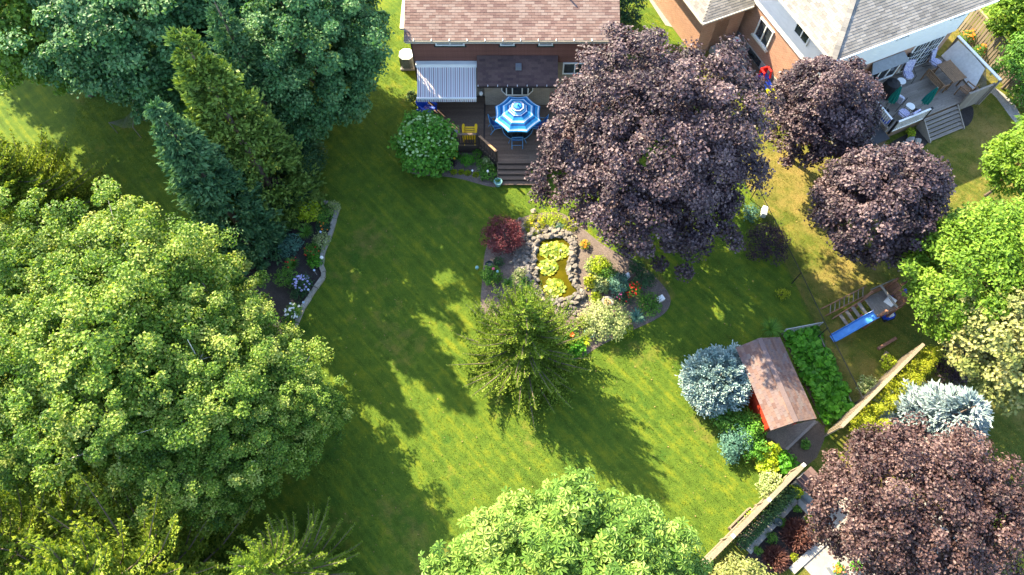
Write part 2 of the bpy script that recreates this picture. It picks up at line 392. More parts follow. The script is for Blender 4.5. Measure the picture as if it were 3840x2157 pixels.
def spray_conifer(name, label, loc, H_, Rb, m, bark, seed, p=.85, cr=.34, per=60, L=.24, wd=.09, z0=.1, group=None, planes=2, dome=False, dens=1.0, up=.35, outw=.8, cat='tree'):
    """dense conifer: sprays of twigs bunched over a cone (or a dome)"""
    t = thing(name, label, cat, loc, 0, group); g = np.random.default_rng(seed)
    if dome: c = ellipsoid_clumps(Rb-cr*.5, H_*.40, H_*.60-cr*.5, cr, seed, -.75, .16, jit=.05); c[:, 2] = np.maximum(c[:, 2], .12)
    else:
        n = int(math.pi*Rb*math.hypot(H_, Rb)/(cr*cr*1.1)*dens); f = np.where(g.random(n) < .16, g.uniform(.5, .99, n), 1-np.sqrt(1-g.random(n)*.985)); az = g.uniform(0, 6.283, n)
        rr = (Rb*(1-f)**p+.04)*np.clip(g.normal(.9, .13, n), .45, 1.15); c = np.c_[rr*np.cos(az), rr*np.sin(az), z0+(H_-z0)*f]
    n = len(c); per_ = per; ci = np.repeat(np.arange(n), per_); N_ = len(ci); size = cr*np.where(c[:, 2] > H_*.8, .55, 1)*g.uniform(.7, 1.3, n)
    ax = np.c_[c[:, 0], c[:, 1], (c[:, 2]-H_*.35)*.6 if dome else np.zeros(n)]; out = unit(ax+1e-4)
    off = unit(g.normal(size=(N_, 3)))*(g.random(N_)**.5*size[ci])[:, None]; off[:, 2] *= .7; off += out[ci]*(g.uniform(-.5, .6, N_)*size[ci])[:, None]
    pos = c[ci]+off; pos[:, 2] = np.maximum(pos[:, 2], .03)
    dd = out[ci]*outw+np.array([0, 0, up])+g.normal(size=(N_, 3))*.5
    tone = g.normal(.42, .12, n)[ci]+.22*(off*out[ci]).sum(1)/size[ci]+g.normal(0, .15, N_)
    V, F = twigs_vf(pos, dd, L*g.uniform(.6, 1.25, N_), wd, planes)
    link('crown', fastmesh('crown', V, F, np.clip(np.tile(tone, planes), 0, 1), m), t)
    MB().tube([(0, 0, -.1), (0, 0, H_*.5), (0, 0, H_*.97)], [H_*.016+.04, H_*.01+.02, .012], 7).build('trunk', bark, t, True)
    return t
def shrub(name, label, loc, R_, H_, m, size=.12, kind='rhomb', n=1500, seed=1, cat='shrub', cr=None, upb=.6, group=None, bark='bark', rndamp=.9, spread=.18, sxy=(1, 1), low=-.1, lump=.2, rz=0, stem=True):
    t = thing(name, label, cat, loc, rz, group); cr = cr or R_*.33
    c = ellipsoid_clumps(R_-cr*.6, H_*.42, H_*.58-cr*.5, cr, seed, low-.3, lump); c[:, 0] *= sxy[0]; c[:, 1] *= sxy[1]
    c[:, 2] = np.maximum(c[:, 2], cr*.25)
    foliage('foliage', c, cr, max(6, n//len(c)), size, kind, m, seed+3, (0, 0, H_*.3), upb=upb, parent=t, rndamp=rndamp, spread=spread)
    if stem:
        mb = MB(); g = random.Random(seed)
        for k in range(5):
            q = c[g.randrange(len(c))]; mb.tube([(g.uniform(-.05, .05), g.uniform(-.05, .05), 0), (q[0]*.4, q[1]*.4, q[2]*.6), tuple(q)], [.02, .015, .006], 4)
        mb.build('stem', bark, t)
    return t
def spiky(name, label, loc, R_, H_, m, n=700, L=.35, wd=.05, seed=1, cat='shrub', group=None, up=.4, bark='bark', planes=2, core=.45):
    """dome of outward-pointing shoots: barberry, dwarf spruce"""
    t = thing(name, label, cat, loc, 0, group); g = np.random.default_rng(seed)
    d = unit(g.normal(size=(n, 3))); d[:, 2] = np.abs(d[:, 2])*1.0-.08
    r = g.uniform(core, 1, n)**.6; p = d*np.array([R_, R_, H_])*r[:, None]; p[:, 2] = np.maximum(p[:, 2], .03)
    dd = d+np.array([0, 0, up])+g.normal(size=(n, 3))*.35
    V, F = twigs_vf(p-unit(dd)*L*.5, dd, L*g.uniform(.6, 1.2, n), wd, planes)
    link('foliage', fastmesh('foliage', V, F, np.clip(np.tile(.3+.4*r+g.normal(0, .2, n), planes), 0, 1), m), t)
    mb = MB()
    for k in range(6):
        q = p[k]; mb.tube([(0, 0, 0), (q[0]*.4, q[1]*.4, q[2]*.55), tuple(q)], [.02, .014, .006], 4)
    mb.build('stem', bark, t)
    return t
def straps(name, label, loc, R_, H_, m, n=60, wd=.04, seed=1, cat='plant', flowers=None, group=None, segs=4):
    """clump of arching strap leaves"""
    t = thing(name, label, cat, loc, 0, group); g = np.random.default_rng(seed); V = []; F = []
    for i in range(n):
        a = g.uniform(0, 2*math.pi); L = g.uniform(.6, 1); h = np.array([math.cos(a), math.sin(a), 0]); s_ = np.array([-h[1], h[0], 0]); st = h*g.uniform(0, .12)*R_
        for k in range(segs+1):
            f = k/segs; c = st+h*R_*L*f**1.25+np.array([0, 0, H_*L*(1.9*f-1.25*f*f)]); wk = wd*(.6+.8*f-1.35*f*f)
            V += [c-s_*wk/2, c+s_*wk/2]
        o = i*2*(segs+1)
        for k in range(segs): F.append((o+2*k, o+2*k+1, o+2*k+3, o+2*k+2))
    link('foliage', fastmesh('foliage', np.array(V), F, np.repeat(np.clip(g.normal(.5, .22, n), 0, 1), segs), m), t)
    if flowers: flower_heads(t, flowers[0], R_*.8, H_*.9, flowers[1], flowers[2], seed)
    return t
def flower_heads(t, m, R_, H_, n, r, seed=1):
    g = random.Random(seed+77)
    me = MB()
    for k in range(6):
        q = 2*math.pi*k/6; c, s = math.cos(q), math.sin(q)
        me.add([(0, 0, 0), (c*.6-s*.35, s*.6+c*.35, .25), (c*1, s*1, .1), (c*.6+s*.35, s*.6-c*.35, .25)], [(0, 3, 2, 1)])
    me.add([(-.25, -.25, .2), (.25, -.25, .2), (.25, .25, .2), (-.25, .25, .2), (0, 0, .45)], [(0, 1, 4), (1, 2, 4), (2, 3, 4), (3, 0, 4)])
    me = me.mesh('flower'); me.materials.append(MATS[m])
    for i in range(n):
        a = g.uniform(0, 6.283); q = R_*math.sqrt(g.random()); s = r*g.uniform(.7, 1.2)
        M = Matrix.Translation((q*math.cos(a), q*math.sin(a), H_*(1-.35*(q/R_)**2)*g.uniform(.85, 1.1))) @ Matrix.Rotation(g.uniform(-.4, .4), 4, 'X') @ Matrix.Rotation(a, 4, 'Z') @ Matrix.Scale(s, 4)
        link('flower', me, t, M)

# ------------------------------------------------------------------ material list
def lawnmat(name, green, lime, dry, dryamt):
    m, nt, b = newmat(name)
    n1 = noise(nt, .22, 4, .55); n2 = noise(nt, 1.6, 6, .65); n3 = noise(nt, 22, 5, .75); n4 = noise(nt, 70, 3, .8)
    tc = nt.nodes.new('ShaderNodeTexCoord'); mp = nt.nodes.new('ShaderNodeMapping'); mp.inputs['Rotation'].default_value = (0, 0, R(47)); m2 = nt.nodes.new('ShaderNodeMapping'); m2.inputs['Scale'].default_value = (.25, 5.0, 1)
    ns = nt.nodes.new('ShaderNodeTexNoise'); ns.inputs['Scale'].default_value = .9; ns.inputs['Detail'].default_value = 3
    nt.links.new(tc.outputs['Object'], mp.inputs[0]); nt.links.new(mp.outputs[0], m2.inputs[0]); nt.links.new(m2.outputs[0], ns.inputs['Vector'])
    f = math_(nt, 'ADD', math_(nt, 'MULTIPLY', n2, .45), math_(nt, 'MULTIPLY', n3, .35)); f = math_(nt, 'ADD', f, math_(nt, 'MULTIPLY', ns.outputs[0], .34))
    c = ramp(nt, f, [(.40, sca(green, .55)), (.56, green), (.70, lime)])
    nc = noise(nt, .55, 5, .7); c = mixc(nt, ramp(nt, nc, [(.56, (0, 0, 0)), (.66, (.75,)*3)]), c, ramp(nt, n3, [(.3, sca(green, .45)), (.7, (green[0]*.62, green[1]*1.02, green[2]*1.3))]))
    dn = math_(nt, 'ADD', math_(nt, 'MULTIPLY', n1, .65), math_(nt, 'MULTIPLY', n2, .35))
    dm = ramp(nt, dn, [(.56-dryamt, (0, 0, 0)), (.70-dryamt*.6, (1, 1, 1))])
    c = mixc(nt, dm, c, ramp(nt, n3, [(.3, sca(dry, .55)), (.65, dry)]))
    c = mixc(nt, 1.0, c, ramp(nt, n4, [(.3, (.55,)*3), (.6, (1,)*3)]), 'MULTIPLY')
    nt.links.new(c, b.inputs['Base Color']); b.inputs['Roughness'].default_value = .9; b.inputs['Specular IOR Level'].default_value = .12
    bump(nt, b, n3, .9, .05)
lawnmat('lawn', (.082, .138, .014), (.180, .205, .014), (.23, .185, .05), .01)
lawnmat('dry_lawn', (.105, .13, .018), (.19, .175, .028), (.32, .235, .07), .09)
rmat('roof_red', [(0.139, 0.085, 0.076), (0.178, 0.113, 0.095), (0.219, 0.149, 0.126), (0.252, 0.189, 0.163), (0.186, 0.121, 0.104)], .9, 25)
rmat('roof_brown', [(0.102, 0.066, 0.066), (0.132, 0.084, 0.079), (0.168, 0.108, 0.094), (0.120, 0.074, 0.073)], .9, 25)
rmat('roof_grey', [(0.173, 0.162, 0.148), (0.216, 0.202, 0.180), (0.259, 0.241, 0.216), (0.288, 0.266, 0.238), (0.194, 0.180, 0.166)], .9, 25)
rmat('roof_shed', [(0.138, 0.083, 0.071), (0.176, 0.109, 0.089), (0.210, 0.139, 0.114), (0.166, 0.118, 0.112), (0.187, 0.148, 0.136)], .9, 25)
mat('roof_deck', (.10, .07, .06), .9)
rmat('siding_brown', [(0.213, 0.090, 0.066), (0.250, 0.108, 0.078), (0.181, 0.078, 0.060), (0.231, 0.114, 0.090)], .7, 12)
mat('white_siding', (.80, .79, .76), .6, .04, 2); mat('white_trim', (.80, .80, .78), .45, .04, 3); mat('cream', (.62, .57, .47), .6, .08, 4)
mat('white_plastic', (.82, .82, .80), .35, .03, 5)
def brick(name, a, b_, mortar, s=1.0):
    m, nt, b = newmat(name); tc = nt.nodes.new('ShaderNodeTexCoord'); mp = nt.nodes.new('ShaderNodeMapping')
    # walls stand upright: use distance along the wall (x+y) and height
    sx = nt.nodes.new('ShaderNodeSeparateXYZ'); cx = nt.nodes.new('ShaderNodeCombineXYZ'); nt.links.new(tc.outputs['Object'], sx.inputs[0])
    nt.links.new(math_(nt, 'ADD', sx.outputs[0], sx.outputs[1]), cx.inputs[0]); nt.links.new(sx.outputs[2], cx.inputs[1])
    t = nt.nodes.new('ShaderNodeTexBrick'); nt.links.new(cx.outputs[0], t.inputs['Vector'])
    for k, v in (('Scale', 1), ('Brick Width', .215*s), ('Row Height', .075*s), ('Mortar Size', .008), ('Bias', 0), ('Mortar Smooth', .2)): t.inputs[k].default_value = v
    t.inputs['Color1'].default_value = (*a, 1); t.inputs['Color2'].default_value = (*b_, 1); t.inputs['Mortar'].default_value = (*mortar, 1)
    c = mixc(nt, 1.0, t.outputs['Color'], ramp(nt, noise(nt, 3, 5), [(.3, (.8,)*3), (.7, (1,)*3)]), 'MULTIPLY')
    nt.links.new(c, b.inputs['Base Color']); b.inputs['Roughness'].default_value = .85
    bump(nt, b, math_(nt, 'SUBTRACT', 1.0, t.outputs['Fac']), .5, .01)
brick('brick_beige', (.36, .29, .22), (.29, .23, .175), (.40, .36, .30)); brick('brick_orange', (.46, .23, .135), (.38, .18, .105), (.48, .38, .30))
mat('foundation', (.36, .34, .31), .9, .15, 5); mat('concrete', (.34, .315, .285), .9, .12, 3, bmp=.2); mat('paving', (.27, .245, .215), .9, .12, 2.5, bmp=.2, rvar=.12)
mat('stone_grey', (.30, .28, .26), .9, .3, 5, bmp=.4)
rmat('pond_stone', [(.360, .300, .220), (0.150, 0.135, 0.120), (0.225, 0.203, 0.176), (0.292, 0.262, 0.225), (0.195, 0.176, 0.165), (0.255, 0.214, 0.173)], .9, 9, g=.4)
rmat('pale_stone', [(0.364, 0.329, 0.266), (0.420, 0.378, 0.308), (0.315, 0.287, 0.238), (0.392, 0.364, 0.315)], .9, 9, g=.35)
rmat('pebble', [(.30, .28, .26), (.45, .42, .39), (.20, .19, .18), (.52, .48, .43)], .9, 9)
rmat('deck_wood', [(0.187, 0.129, 0.090), (0.220, 0.152, 0.108), (0.163, 0.110, 0.078), (0.244, 0.169, 0.118)], .75, 14)
rmat('grey_wood', [(.27, .235, .20), (.32, .28, .24), (.235, .205, .175), (.36, .32, .275)], .85, 14)
rmat('fence_wood', [(0.259, 0.205, 0.144), (0.317, 0.259, 0.187), (0.223, 0.176, 0.122), (0.360, 0.302, 0.223)], .85, 14)
mat('rail_wood', (.32, .18, .09), .6, .2, 8); mat('dark_rail', (.05, .035, .03), .6, .2, 8); mat('play_wood', (.24, .12, .075), .8, .35, 8, rvar=.25); mat('teak', (.20, .115, .06), .6, .25, 10)
mat('bark', (.12, .09, .07), .9, .35, 9, bmp=.5); mat('spruce_bark', (.15, .115, .09), .9, .3, 9, bmp=.4); mat('pale_twig', (.32, .27, .21), .85, .25, 10)
m, nt, b = newmat('birch_bark'); cc = ramp(nt, noise(nt, 7, 5, .7), [(.36, (.06, .05, .045)), (.44, (.55, .51, .46)), (.7, (.70, .67, .62))]); nt.links.new(cc, b.inputs['Base Color']); b.inputs['Roughness'].default_value = .8
def mulchmat(name, a, c, d):
    m, nt, b = newmat(name); n = noise(nt, 38, 5, .8); n2 = noise(nt, 2.5, 4)
    q = ramp(nt, n, [(.3, a), (.5, c), (.68, d)]); q = mixc(nt, 1.0, q, ramp(nt, n2, [(.3, (.7,)*3), (.7, (1,)*3)]), 'MULTIPLY')
    nt.links.new(q, b.inputs['Base Color']); b.inputs['Roughness'].default_value = .95; bump(nt, b, n, 1, .04)
mulchmat('mulch', (.05, .035, .028), (.16, .12, .10), (.30, .245, .21)); mulchmat('dark_mulch', (.010, .008, .008), (.03, .024, .022), (.08, .065, .06)); mulchmat('soil', (.05, .034, .024), (.12, .085, .058), (.21, .15, .10))
mulchmat('gravel', (.12, .10, .08), (.27, .225, .175), (.45, .39, .31)); mulchmat('river_gravel', (.14, .13, .12), (.34, .32, .30), (.58, .55, .51))
m, nt, b = newmat('pond_water'); cc = ramp(nt, noise(nt, 1.1, 5), [(.3, (.038, .036, .003)), (.7, (.10, .082, .005))]); nt.links.new(cc, b.inputs['Base Color']); b.inputs['Roughness'].default_value = .06; b.inputs['Specular IOR Level'].default_value = .5; bump(nt, b, noise(nt, 5, 3), .06, .02)
m, nt, b = newmat('glass'); b.inputs['Base Color'].default_value = (.025, .03, .035, 1); b.inputs['Roughness'].default_value = .06; b.inputs['Specular IOR Level'].default_value = .8
nt.links.new(ramp(nt, noise(nt, 1.2, 3), [(.35, (.012, .015, .018)), (.7, (.06, .07, .075))]), b.inputs['Base Color'])
for n, c, r_ in (('black_metal', (.02, .02, .022), .5), ('black_rubber', (.018, .018, .02), .65), ('tub_cover', (.035, .037, .042), .6), ('brown_plastic', (.09, .06, .04), .6), ('grey_metal', (.35, .36, .37), .45), ('grey_paint', (.22, .235, .25), .6),
                ('chair_blue', (.012, .085, .55), .45), ('chair_frame', (.10, .26, .42), .4), ('mesh_blue', (.02, .10, .33), .6), ('chair_yellow', (.75, .45, .006), .45), ('slide_blue', (.045, .19, .48), .3), ('toy_red', (.62, .015, .012), .35), ('toy_blue', (.01, .06, .48), .35), ('toy_yellow', (.62, .62, .01), .35),
                ('umb_blue', (.015, .22, .48), .7), ('umb_deep', (.006, .07, .24), .7), ('umb_light', (.22, .50, .68), .7), ('gutter_beige', (.30, .25, .19), .5), ('umb_white', (.75, .78, .80), .7), ('teal', (.004, .17, .15), .8), ('shed_red', (.48, .045, .018), .6), ('terracotta', (.36, .15, .08), .8), ('pale_teal', (.22, .42, .40), .5),
                ('net_white', (.62, .62, .60), .8), ('rope', (.16, .15, .13), .9), ('toy_pink', (.55, .09, .16), .5), ('pot_dark', (.03, .045, .045), .5), ('statue', (.48, .48, .50), .8), ('glass_ball', (.35, .45, .62), .15), ('pumpkin', (.6, .10, .01), .5), ('shutter', (.02, .035, .032), .6)):
    mat(n, c, r_, .12, 7)
for n, a, b2 in (('cushion', (.30, .30, .50), (.62, .60, .70)), ('cushion_stripe', (.30, .30, .44), (.72, .72, .74))):
    m, nt, b = newmat(n); cc = ramp(nt, noise(nt, 22, 2, .5), [(.45, a), (.55, b2)]); nt.links.new(cc, b.inputs['Base Color']); b.inputs['Roughness'].default_value = .9
m, nt, b = newmat('awning'); tc = nt.nodes.new('ShaderNodeTexCoord'); sx = nt.nodes.new('ShaderNodeSeparateXYZ'); nt.links.new(tc.outputs['Object'], sx.inputs[0])
fr = math_(nt, 'FRACT', math_(nt, 'MULTIPLY', sx.outputs[0], 1/.222)); r_ = ramp(nt, fr, [(0, (.62, .57, .59)), (.25, (.66, .66, .67)), (.34, (.26, .225, .23)), (.50, (.64, .65, .66)), (.76, (.30, .22, .245))]); r_.node.color_ramp.interpolation = 'CONSTANT'
nt.links.new(r_, b.inputs['Base Color']); b.inputs['Roughness'].default_value = .85
for n, c in (('petal_white', (.75, .75, .74)), ('petal_lilac', (.42, .40, .66)), ('petal_orange', (.72, .22, .02)), ('petal_red', (.60, .02, .015)), ('petal_pink', (.60, .12, .30)), ('petal_yellow', (.70, .45, .02)), ('petal_cream', (.36, .49, .20))): mat(n, c, .7, .1, 9)
# leaves
L_ = leafmat
L_('lf_maple', [(0.022, 0.070, 0.024), (0.050, 0.140, 0.046), (0.090, 0.205, 0.070), (0.170, 0.290, 0.120)], .3)
L_('lf_maple_lime', [(.04, .09, .012), (.08, .16, .018), (.13, .23, .025), (.18, .28, .04)], .35)
L_('lf_birch', [(0.038, 0.090, 0.012), (0.090, 0.180, 0.020), (0.180, 0.275, 0.034), (0.360, 0.410, 0.110)], .36)
L_('lf_purple', [(0.017, 0.011, 0.016), (0.040, 0.025, 0.032), (0.078, 0.050, 0.057), (0.190, 0.135, 0.135)], .18, .5, (1.3, .6, .55), .3)
L_('lf_plum', [(0.022, 0.012, 0.013), (0.052, 0.028, 0.027), (0.100, 0.056, 0.052), (0.210, 0.140, 0.120)], .2, .5, (1.2, .6, .6), .3)
L_('lf_chestnut', [(0.058, 0.125, 0.024), (0.115, 0.215, 0.036), (0.190, 0.300, 0.055), (0.300, 0.385, 0.100)], .3)
L_('lf_linden', [(.09, .12, .03), (.17, .20, .055), (.27, .28, .09), (.36, .34, .14)], .3)
L_('lf_ash', [(0.069, 0.138, 0.013), (0.115, 0.218, 0.018), (0.172, 0.287, 0.027), (0.241, 0.345, 0.045)], .38)
L_('nd_spruce', [(0.070, 0.130, 0.016), (0.150, 0.235, 0.026), (0.250, 0.340, 0.042), (0.360, 0.430, 0.070)], .22)
L_('nd_spruce_lime', [(0.070, 0.130, 0.014), (0.160, 0.240, 0.024), (0.270, 0.340, 0.040), (0.390, 0.430, 0.075)], .25)
L_('nd_fir', [(0.030, 0.085, 0.036), (0.060, 0.150, 0.060), (0.110, 0.220, 0.088), (0.190, 0.300, 0.130)], .15)
L_('nd_olive', [(0.060, 0.115, 0.025), (0.120, 0.200, 0.038), (0.190, 0.280, 0.055), (0.280, 0.360, 0.090)], .15)
L_('nd_blue', [(0.120, 0.210, 0.200), (0.230, 0.340, 0.325), (0.370, 0.480, 0.445), (0.540, 0.600, 0.540)], .1, .6, (1, 1, 1))
L_('nd_pale', [(0.130, 0.200, 0.210), (0.240, 0.320, 0.320), (0.360, 0.430, 0.420), (0.480, 0.530, 0.510)], .1, .6, (1, 1, 1))
L_('lf_hydrangea', [(0.036, 0.125, 0.012), (0.072, 0.213, 0.020), (0.120, 0.300, 0.030), (0.192, 0.375, 0.060)], .3)
L_('lf_green', [(0.036, 0.102, 0.012), (0.066, 0.168, 0.020), (0.108, 0.240, 0.028), (0.168, 0.300, 0.050)], .3)
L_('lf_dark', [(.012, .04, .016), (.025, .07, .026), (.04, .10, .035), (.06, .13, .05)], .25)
L_('lf_lime', [(.13, .20, .008), (.24, .33, .012), (.36, .44, .02), (.46, .50, .06)], .35)
L_('lf_gold', [(0.110, 0.160, 0.008), (0.210, 0.260, 0.010), (0.330, 0.350, 0.016), (0.420, 0.420, 0.050)], .35)
L_('lf_variegated', [(.11, .17, .05), (.20, .27, .08), (.32, .36, .14), (.46, .47, .24)], .25)
L_('lf_redmaple', [(.045, .014, .018), (.10, .025, .03), (.17, .045, .05), (.24, .08, .08)], .25, .5, (1.3, .5, .5))
L_('lf_barberry', [(.05, .022, .02), (.10, .042, .036), (.16, .075, .06), (.22, .12, .10)], .2, .5, (1.3, .6, .6))
L_('lf_darkpurple', [(.012, .008, .014), (.025, .014, .022), (.045, .024, .035), (.07, .04, .05)], .15, .5, (1.2, .6, .6))
L_('lf_bluegreen', [(.03, .085, .06), (.055, .14, .10), (.09, .20, .14), (.14, .26, .20)], .2)
L_('lf_veg', [(0.030, 0.117, 0.008), (0.060, 0.208, 0.012), (0.102, 0.299, 0.020), (0.156, 0.377, 0.040)], .32)
L_('lf_lily', [(.20, .27, .012), (.32, .38, .015), (.44, .47, .03), (.50, .50, .10)], .15, .35)
L_('lf_grass', [(.05, .113, .011), (.095, .158, .013), (.16, .20, .016), (.225, .21, .05)], .3, .6)
L_('lf_drygrass', [(.10, .13, .018), (.18, .17, .03), (.27, .205, .055), (.36, .26, .10)], .3, .6)
m, nt, b = newmat('lily_pad'); nt.links.new(ramp(nt, rnd_socket(nt), [(0, (.07, .13, .008)), (.35, (.15, .20, .010)), (.7, (.25, .28, .015)), (1, (.34, .32, .06))]), b.inputs['Base Color']); b.inputs['Roughness'].default_value = .4

# ------------------------------------------------------------------ the ground
structure('lawn', MB().add([(-400, -300, 0), (400, -300, 0), (400, 500, 0), (-400, 500, 0)], [(0, 1, 2, 3)]), 'lawn')
def sheet(name, pts, z, m): return structure(name, MB().add([(p[0], p[1], z) for p in pts], [tuple(range(len(pts)))]), m)
nl = [(10.9, 26), (11.6, 22.4), (12.9, 17.4), (14.1, 13.0), (15.35, 8.0), (14.4, 7.0), (11.9, 5.0), (9.9, 3.2), (7.6, 1.4), (2, -4), (60, -4), (60, 60), (9, 60)]
sheet('neighbour_lawn', nl, .004, 'dry_lawn')
side = [(5.6, 24.0), (7.0, 23.4), (8.8, 26.2), (9.6, 30), (8, 34), (6.2, 34), (5.6, 30)]
BEDS = {}
def bed(name, pts, z, m, sm=2):
    q = smooth_poly(pts, sm) if sm else [Vector((p[0], p[1], 0)) for p in pts]
    BEDS[name+str(len(BEDS))] = q; return sheet(name, q, z, m)
pond_bed = [ZP(*p) for p in ((245, 470), (330, 330), (500, 250), (640, 205), (800, 195), (870, 215), (1010, 330), (1180, 470), (1440, 600), (1560, 690), (1680, 830), (1685, 930), (1600, 1020), (1350, 1130), (1100, 1250), (930, 1380), (600, 1350), (250, 1100), (205, 960), (225, 700))]
bed('mulch_bed', pond_bed, .008, 'mulch')
left_bed = [ZL(*p) for p in ((510, 115), (775, 185), (690, 460), (640, 600), (620, 720), (640, 820), (560, 930), (450, 1110), (300, 1380), (-200, 1500), (-500, 900), (-200, 100), (250, -150))]
bed('garden_bed', left_bed, .008, 'dark_mulch', 1)
deck_bed = [ZD(*p) for p in ((200, 1000), (240, 1110), (700, 1130), (1000, 1170), (1300, 1260), (1540, 1310), (1600, 1250), (1590, 850), (1250, 640), (900, 640), (300, 500))]
bed('mulch_bed', deck_bed, .008, 'mulch')

# ------------------------------------------------------------------ main house
def window(parent, c, w_, h_, face, panes=1, depth=.06, frame='white_trim', sill=False):
    """c centre on the wall plane, face: unit vector out of the wall, local to parent"""
    f = Vector(face); s = Vector((-f.y, f.x, 0)); c = Vector(c); fw = .07
    wi = MB()
    for a, b in (((-1, -1), (1, -1)), ((1, -1), (1, 1)), ((1, 1), (-1, 1)), ((-1, 1), (-1, -1))):
        p = c+f*depth*.5+s*(a[0]*(w_/2-fw/2))+Vector((0, 0, a[1]*(h_/2-fw/2))); q = c+f*depth*.5+s*(b[0]*(w_/2-fw/2))+Vector((0, 0, b[1]*(h_/2-fw/2)))
        e = (q-p).normalized()*fw/2
        if a[1] == b[1]: wi.beam(p-e, q+e, depth, fw, up=(0, 0, 1))
        else: wi.beam(p+e, q-e, depth-.004, fw, up=f.cross(Vector((0, 0, 1))))
    win = wi.build('window', frame, parent)
    for k in range(1, panes):
        x = -w_/2+w_*k/panes; p = c+f*depth*.5+s*x; MB().box(p, (.06, depth-.008, h_-2*fw), math.atan2(s.y, s.x)).build('mullion', frame, win)
    for k in range(panes):
        x0 = -w_/2+fw*.9 if k == 0 else -w_/2+w_*k/panes+.03; x1 = w_/2-fw*.9 if k == panes-1 else -w_/2+w_*(k+1)/panes-.03
        MB().box(c+f*.014+s*((x0+x1)/2), (x1-x0, .018, h_-2*fw*.9), math.atan2(s.y, s.x)).build('pane', 'glass', win)
    if sill: MB().box(c+f*.07-Vector((0, 0, h_/2+.05)), (w_+.25, .16, .09), math.atan2(s.y, s.x)).build('sill', sill, win)
    return win
HX0, HX1, HY0, HY1, EZ = -4.97, 4.97, 25.26, 34.0, 5.2
house = thing('house', 'two-storey house with reddish shingle roof and brown siding behind the wooden deck', 'house', (0, 0, 0))
MB().box((0, (HY0+HY1)/2, 1.6), (HX1-HX0, HY1-HY0, 3.2)).build('brick_wall', 'brick_beige', house)
MB().box((0, (HY0+HY1)/2, 4.2), (HX1-HX0-.02, HY1-HY0-.02, 2.0)).build('upper_wall', 'roof_deck', house)
me = MB().add([(-4.99, -.03, 0), (4.99, -.03, 0), (4.99, .004, .145), (-4.99, .004, .145), (-4.99, .02, 0), (4.99, .02, 0), (4.99, .02, .145), (-4.99, .02, .145)], [(0, 1, 2, 3), (0, 4, 5, 1), (3, 2, 6, 7), (0, 3, 7, 4), (1, 5, 6, 2), (4, 7, 6, 5)]).mesh('siding_board'); me.materials.append(MATS['siding_brown'])
pieces('siding_board', me, [Matrix.Translation((0, HY0-.012, 3.2+.143*k)) for k in range(14)], house)
pit = R(18.4); RY0, RX = HY0-.5, 5.22; ridge_y = (HY0+HY1)/2; rz_ = EZ+(ridge_y-RY0)*math.tan(pit)
roof = MB().slab([(-RX, RY0, EZ), (RX, RY0, EZ), (RX, ridge_y, rz_), (-RX, ridge_y, rz_)], .14).build('roof', 'roof_deck', house)
MB().slab([(-RX, ridge_y+.002, rz_), (RX, ridge_y+.002, rz_), (RX, HY1+.5, EZ), (-RX, HY1+.5, EZ)], .14).build('roof', 'roof_deck', house)
for sx in (-1, 1): MB().add([(sx*4.96, HY0+.05, EZ-.05), (sx*4.96, HY1-.05, EZ-.05), (sx*4.96, ridge_y, rz_-.2)], [(0, 1, 2)]).build('gable', 'siding_brown', house)
tabs = shingles((-RX, RY0-.02, EZ), (1, 0, 0), (0, math.cos(pit), math.sin(pit)), 34, .31, .142, lambda s: (0, 2*RX))
pieces('shingle', unit_box('shingle', (.31, .18, .014), 'roof_red'), tabs, roof, 'shingles')
tabs = shingles((RX, HY1+.5, EZ), (-1, 0, 0), (0, -math.cos(pit), math.sin(pit)), 34, .31, .142, lambda s: (0, 2*RX))
gut = MB().beam((-RX, RY0-.06, EZ-.05), (RX, RY0-.06, EZ-.05), .08, .09).build('gutter', 'gutter_beige', house)
me = unit_box('hanger', (.025, .14, .03), 'white_trim')
pieces('hanger', me, [Matrix.Translation((-4.75+.86*k, RY0-.06, EZ+.035)) for k in range(12)], gut)
MB().beam((-RX+.06, RY0-.03, EZ-.12), (RX-.06, RY0-.03, EZ-.12), .03, .16).build('fascia', 'cream', house)
for x0, x1, n in ((-3.79, -2.34, 2), (-.59, .13, 1), (1.31, 2.03, 1)):
    wn = window(house, ((x0+x1)/2, HY0-.04, 4.75), x1-x0, .72, (0, -1, 0), n)
    MB().box(((x0+x1)/2, HY0-.04, 4.34), (x1-x0+.14, .12, .09)).build('sill', 'shutter', wn)
window(house, (3.25, HY0, 2.75), 1.25, .82, (0, -1, 0), 2)
MB().tube([(2.62, 26.9, EZ+.55), (2.62, 26.9, EZ+1.15)], .045, 8).build('vent_pipe', 'black_metal', house)
MB().box((-3.98, 27.85, EZ+1.06), (.42, .4, .2)).build('roof_vent', 'roof_brown', house)
MB().box((-5.42, 28.6, 4.56), (.36, 5.0, .12)).build('side_canopy', 'cream', house)
for yy in (26.6, 28.4, 30.2): MB().beam((-4.97, yy, 4.0), (-5.5, yy, 4.5), .06, .06).build('bracket', 'cream', house)
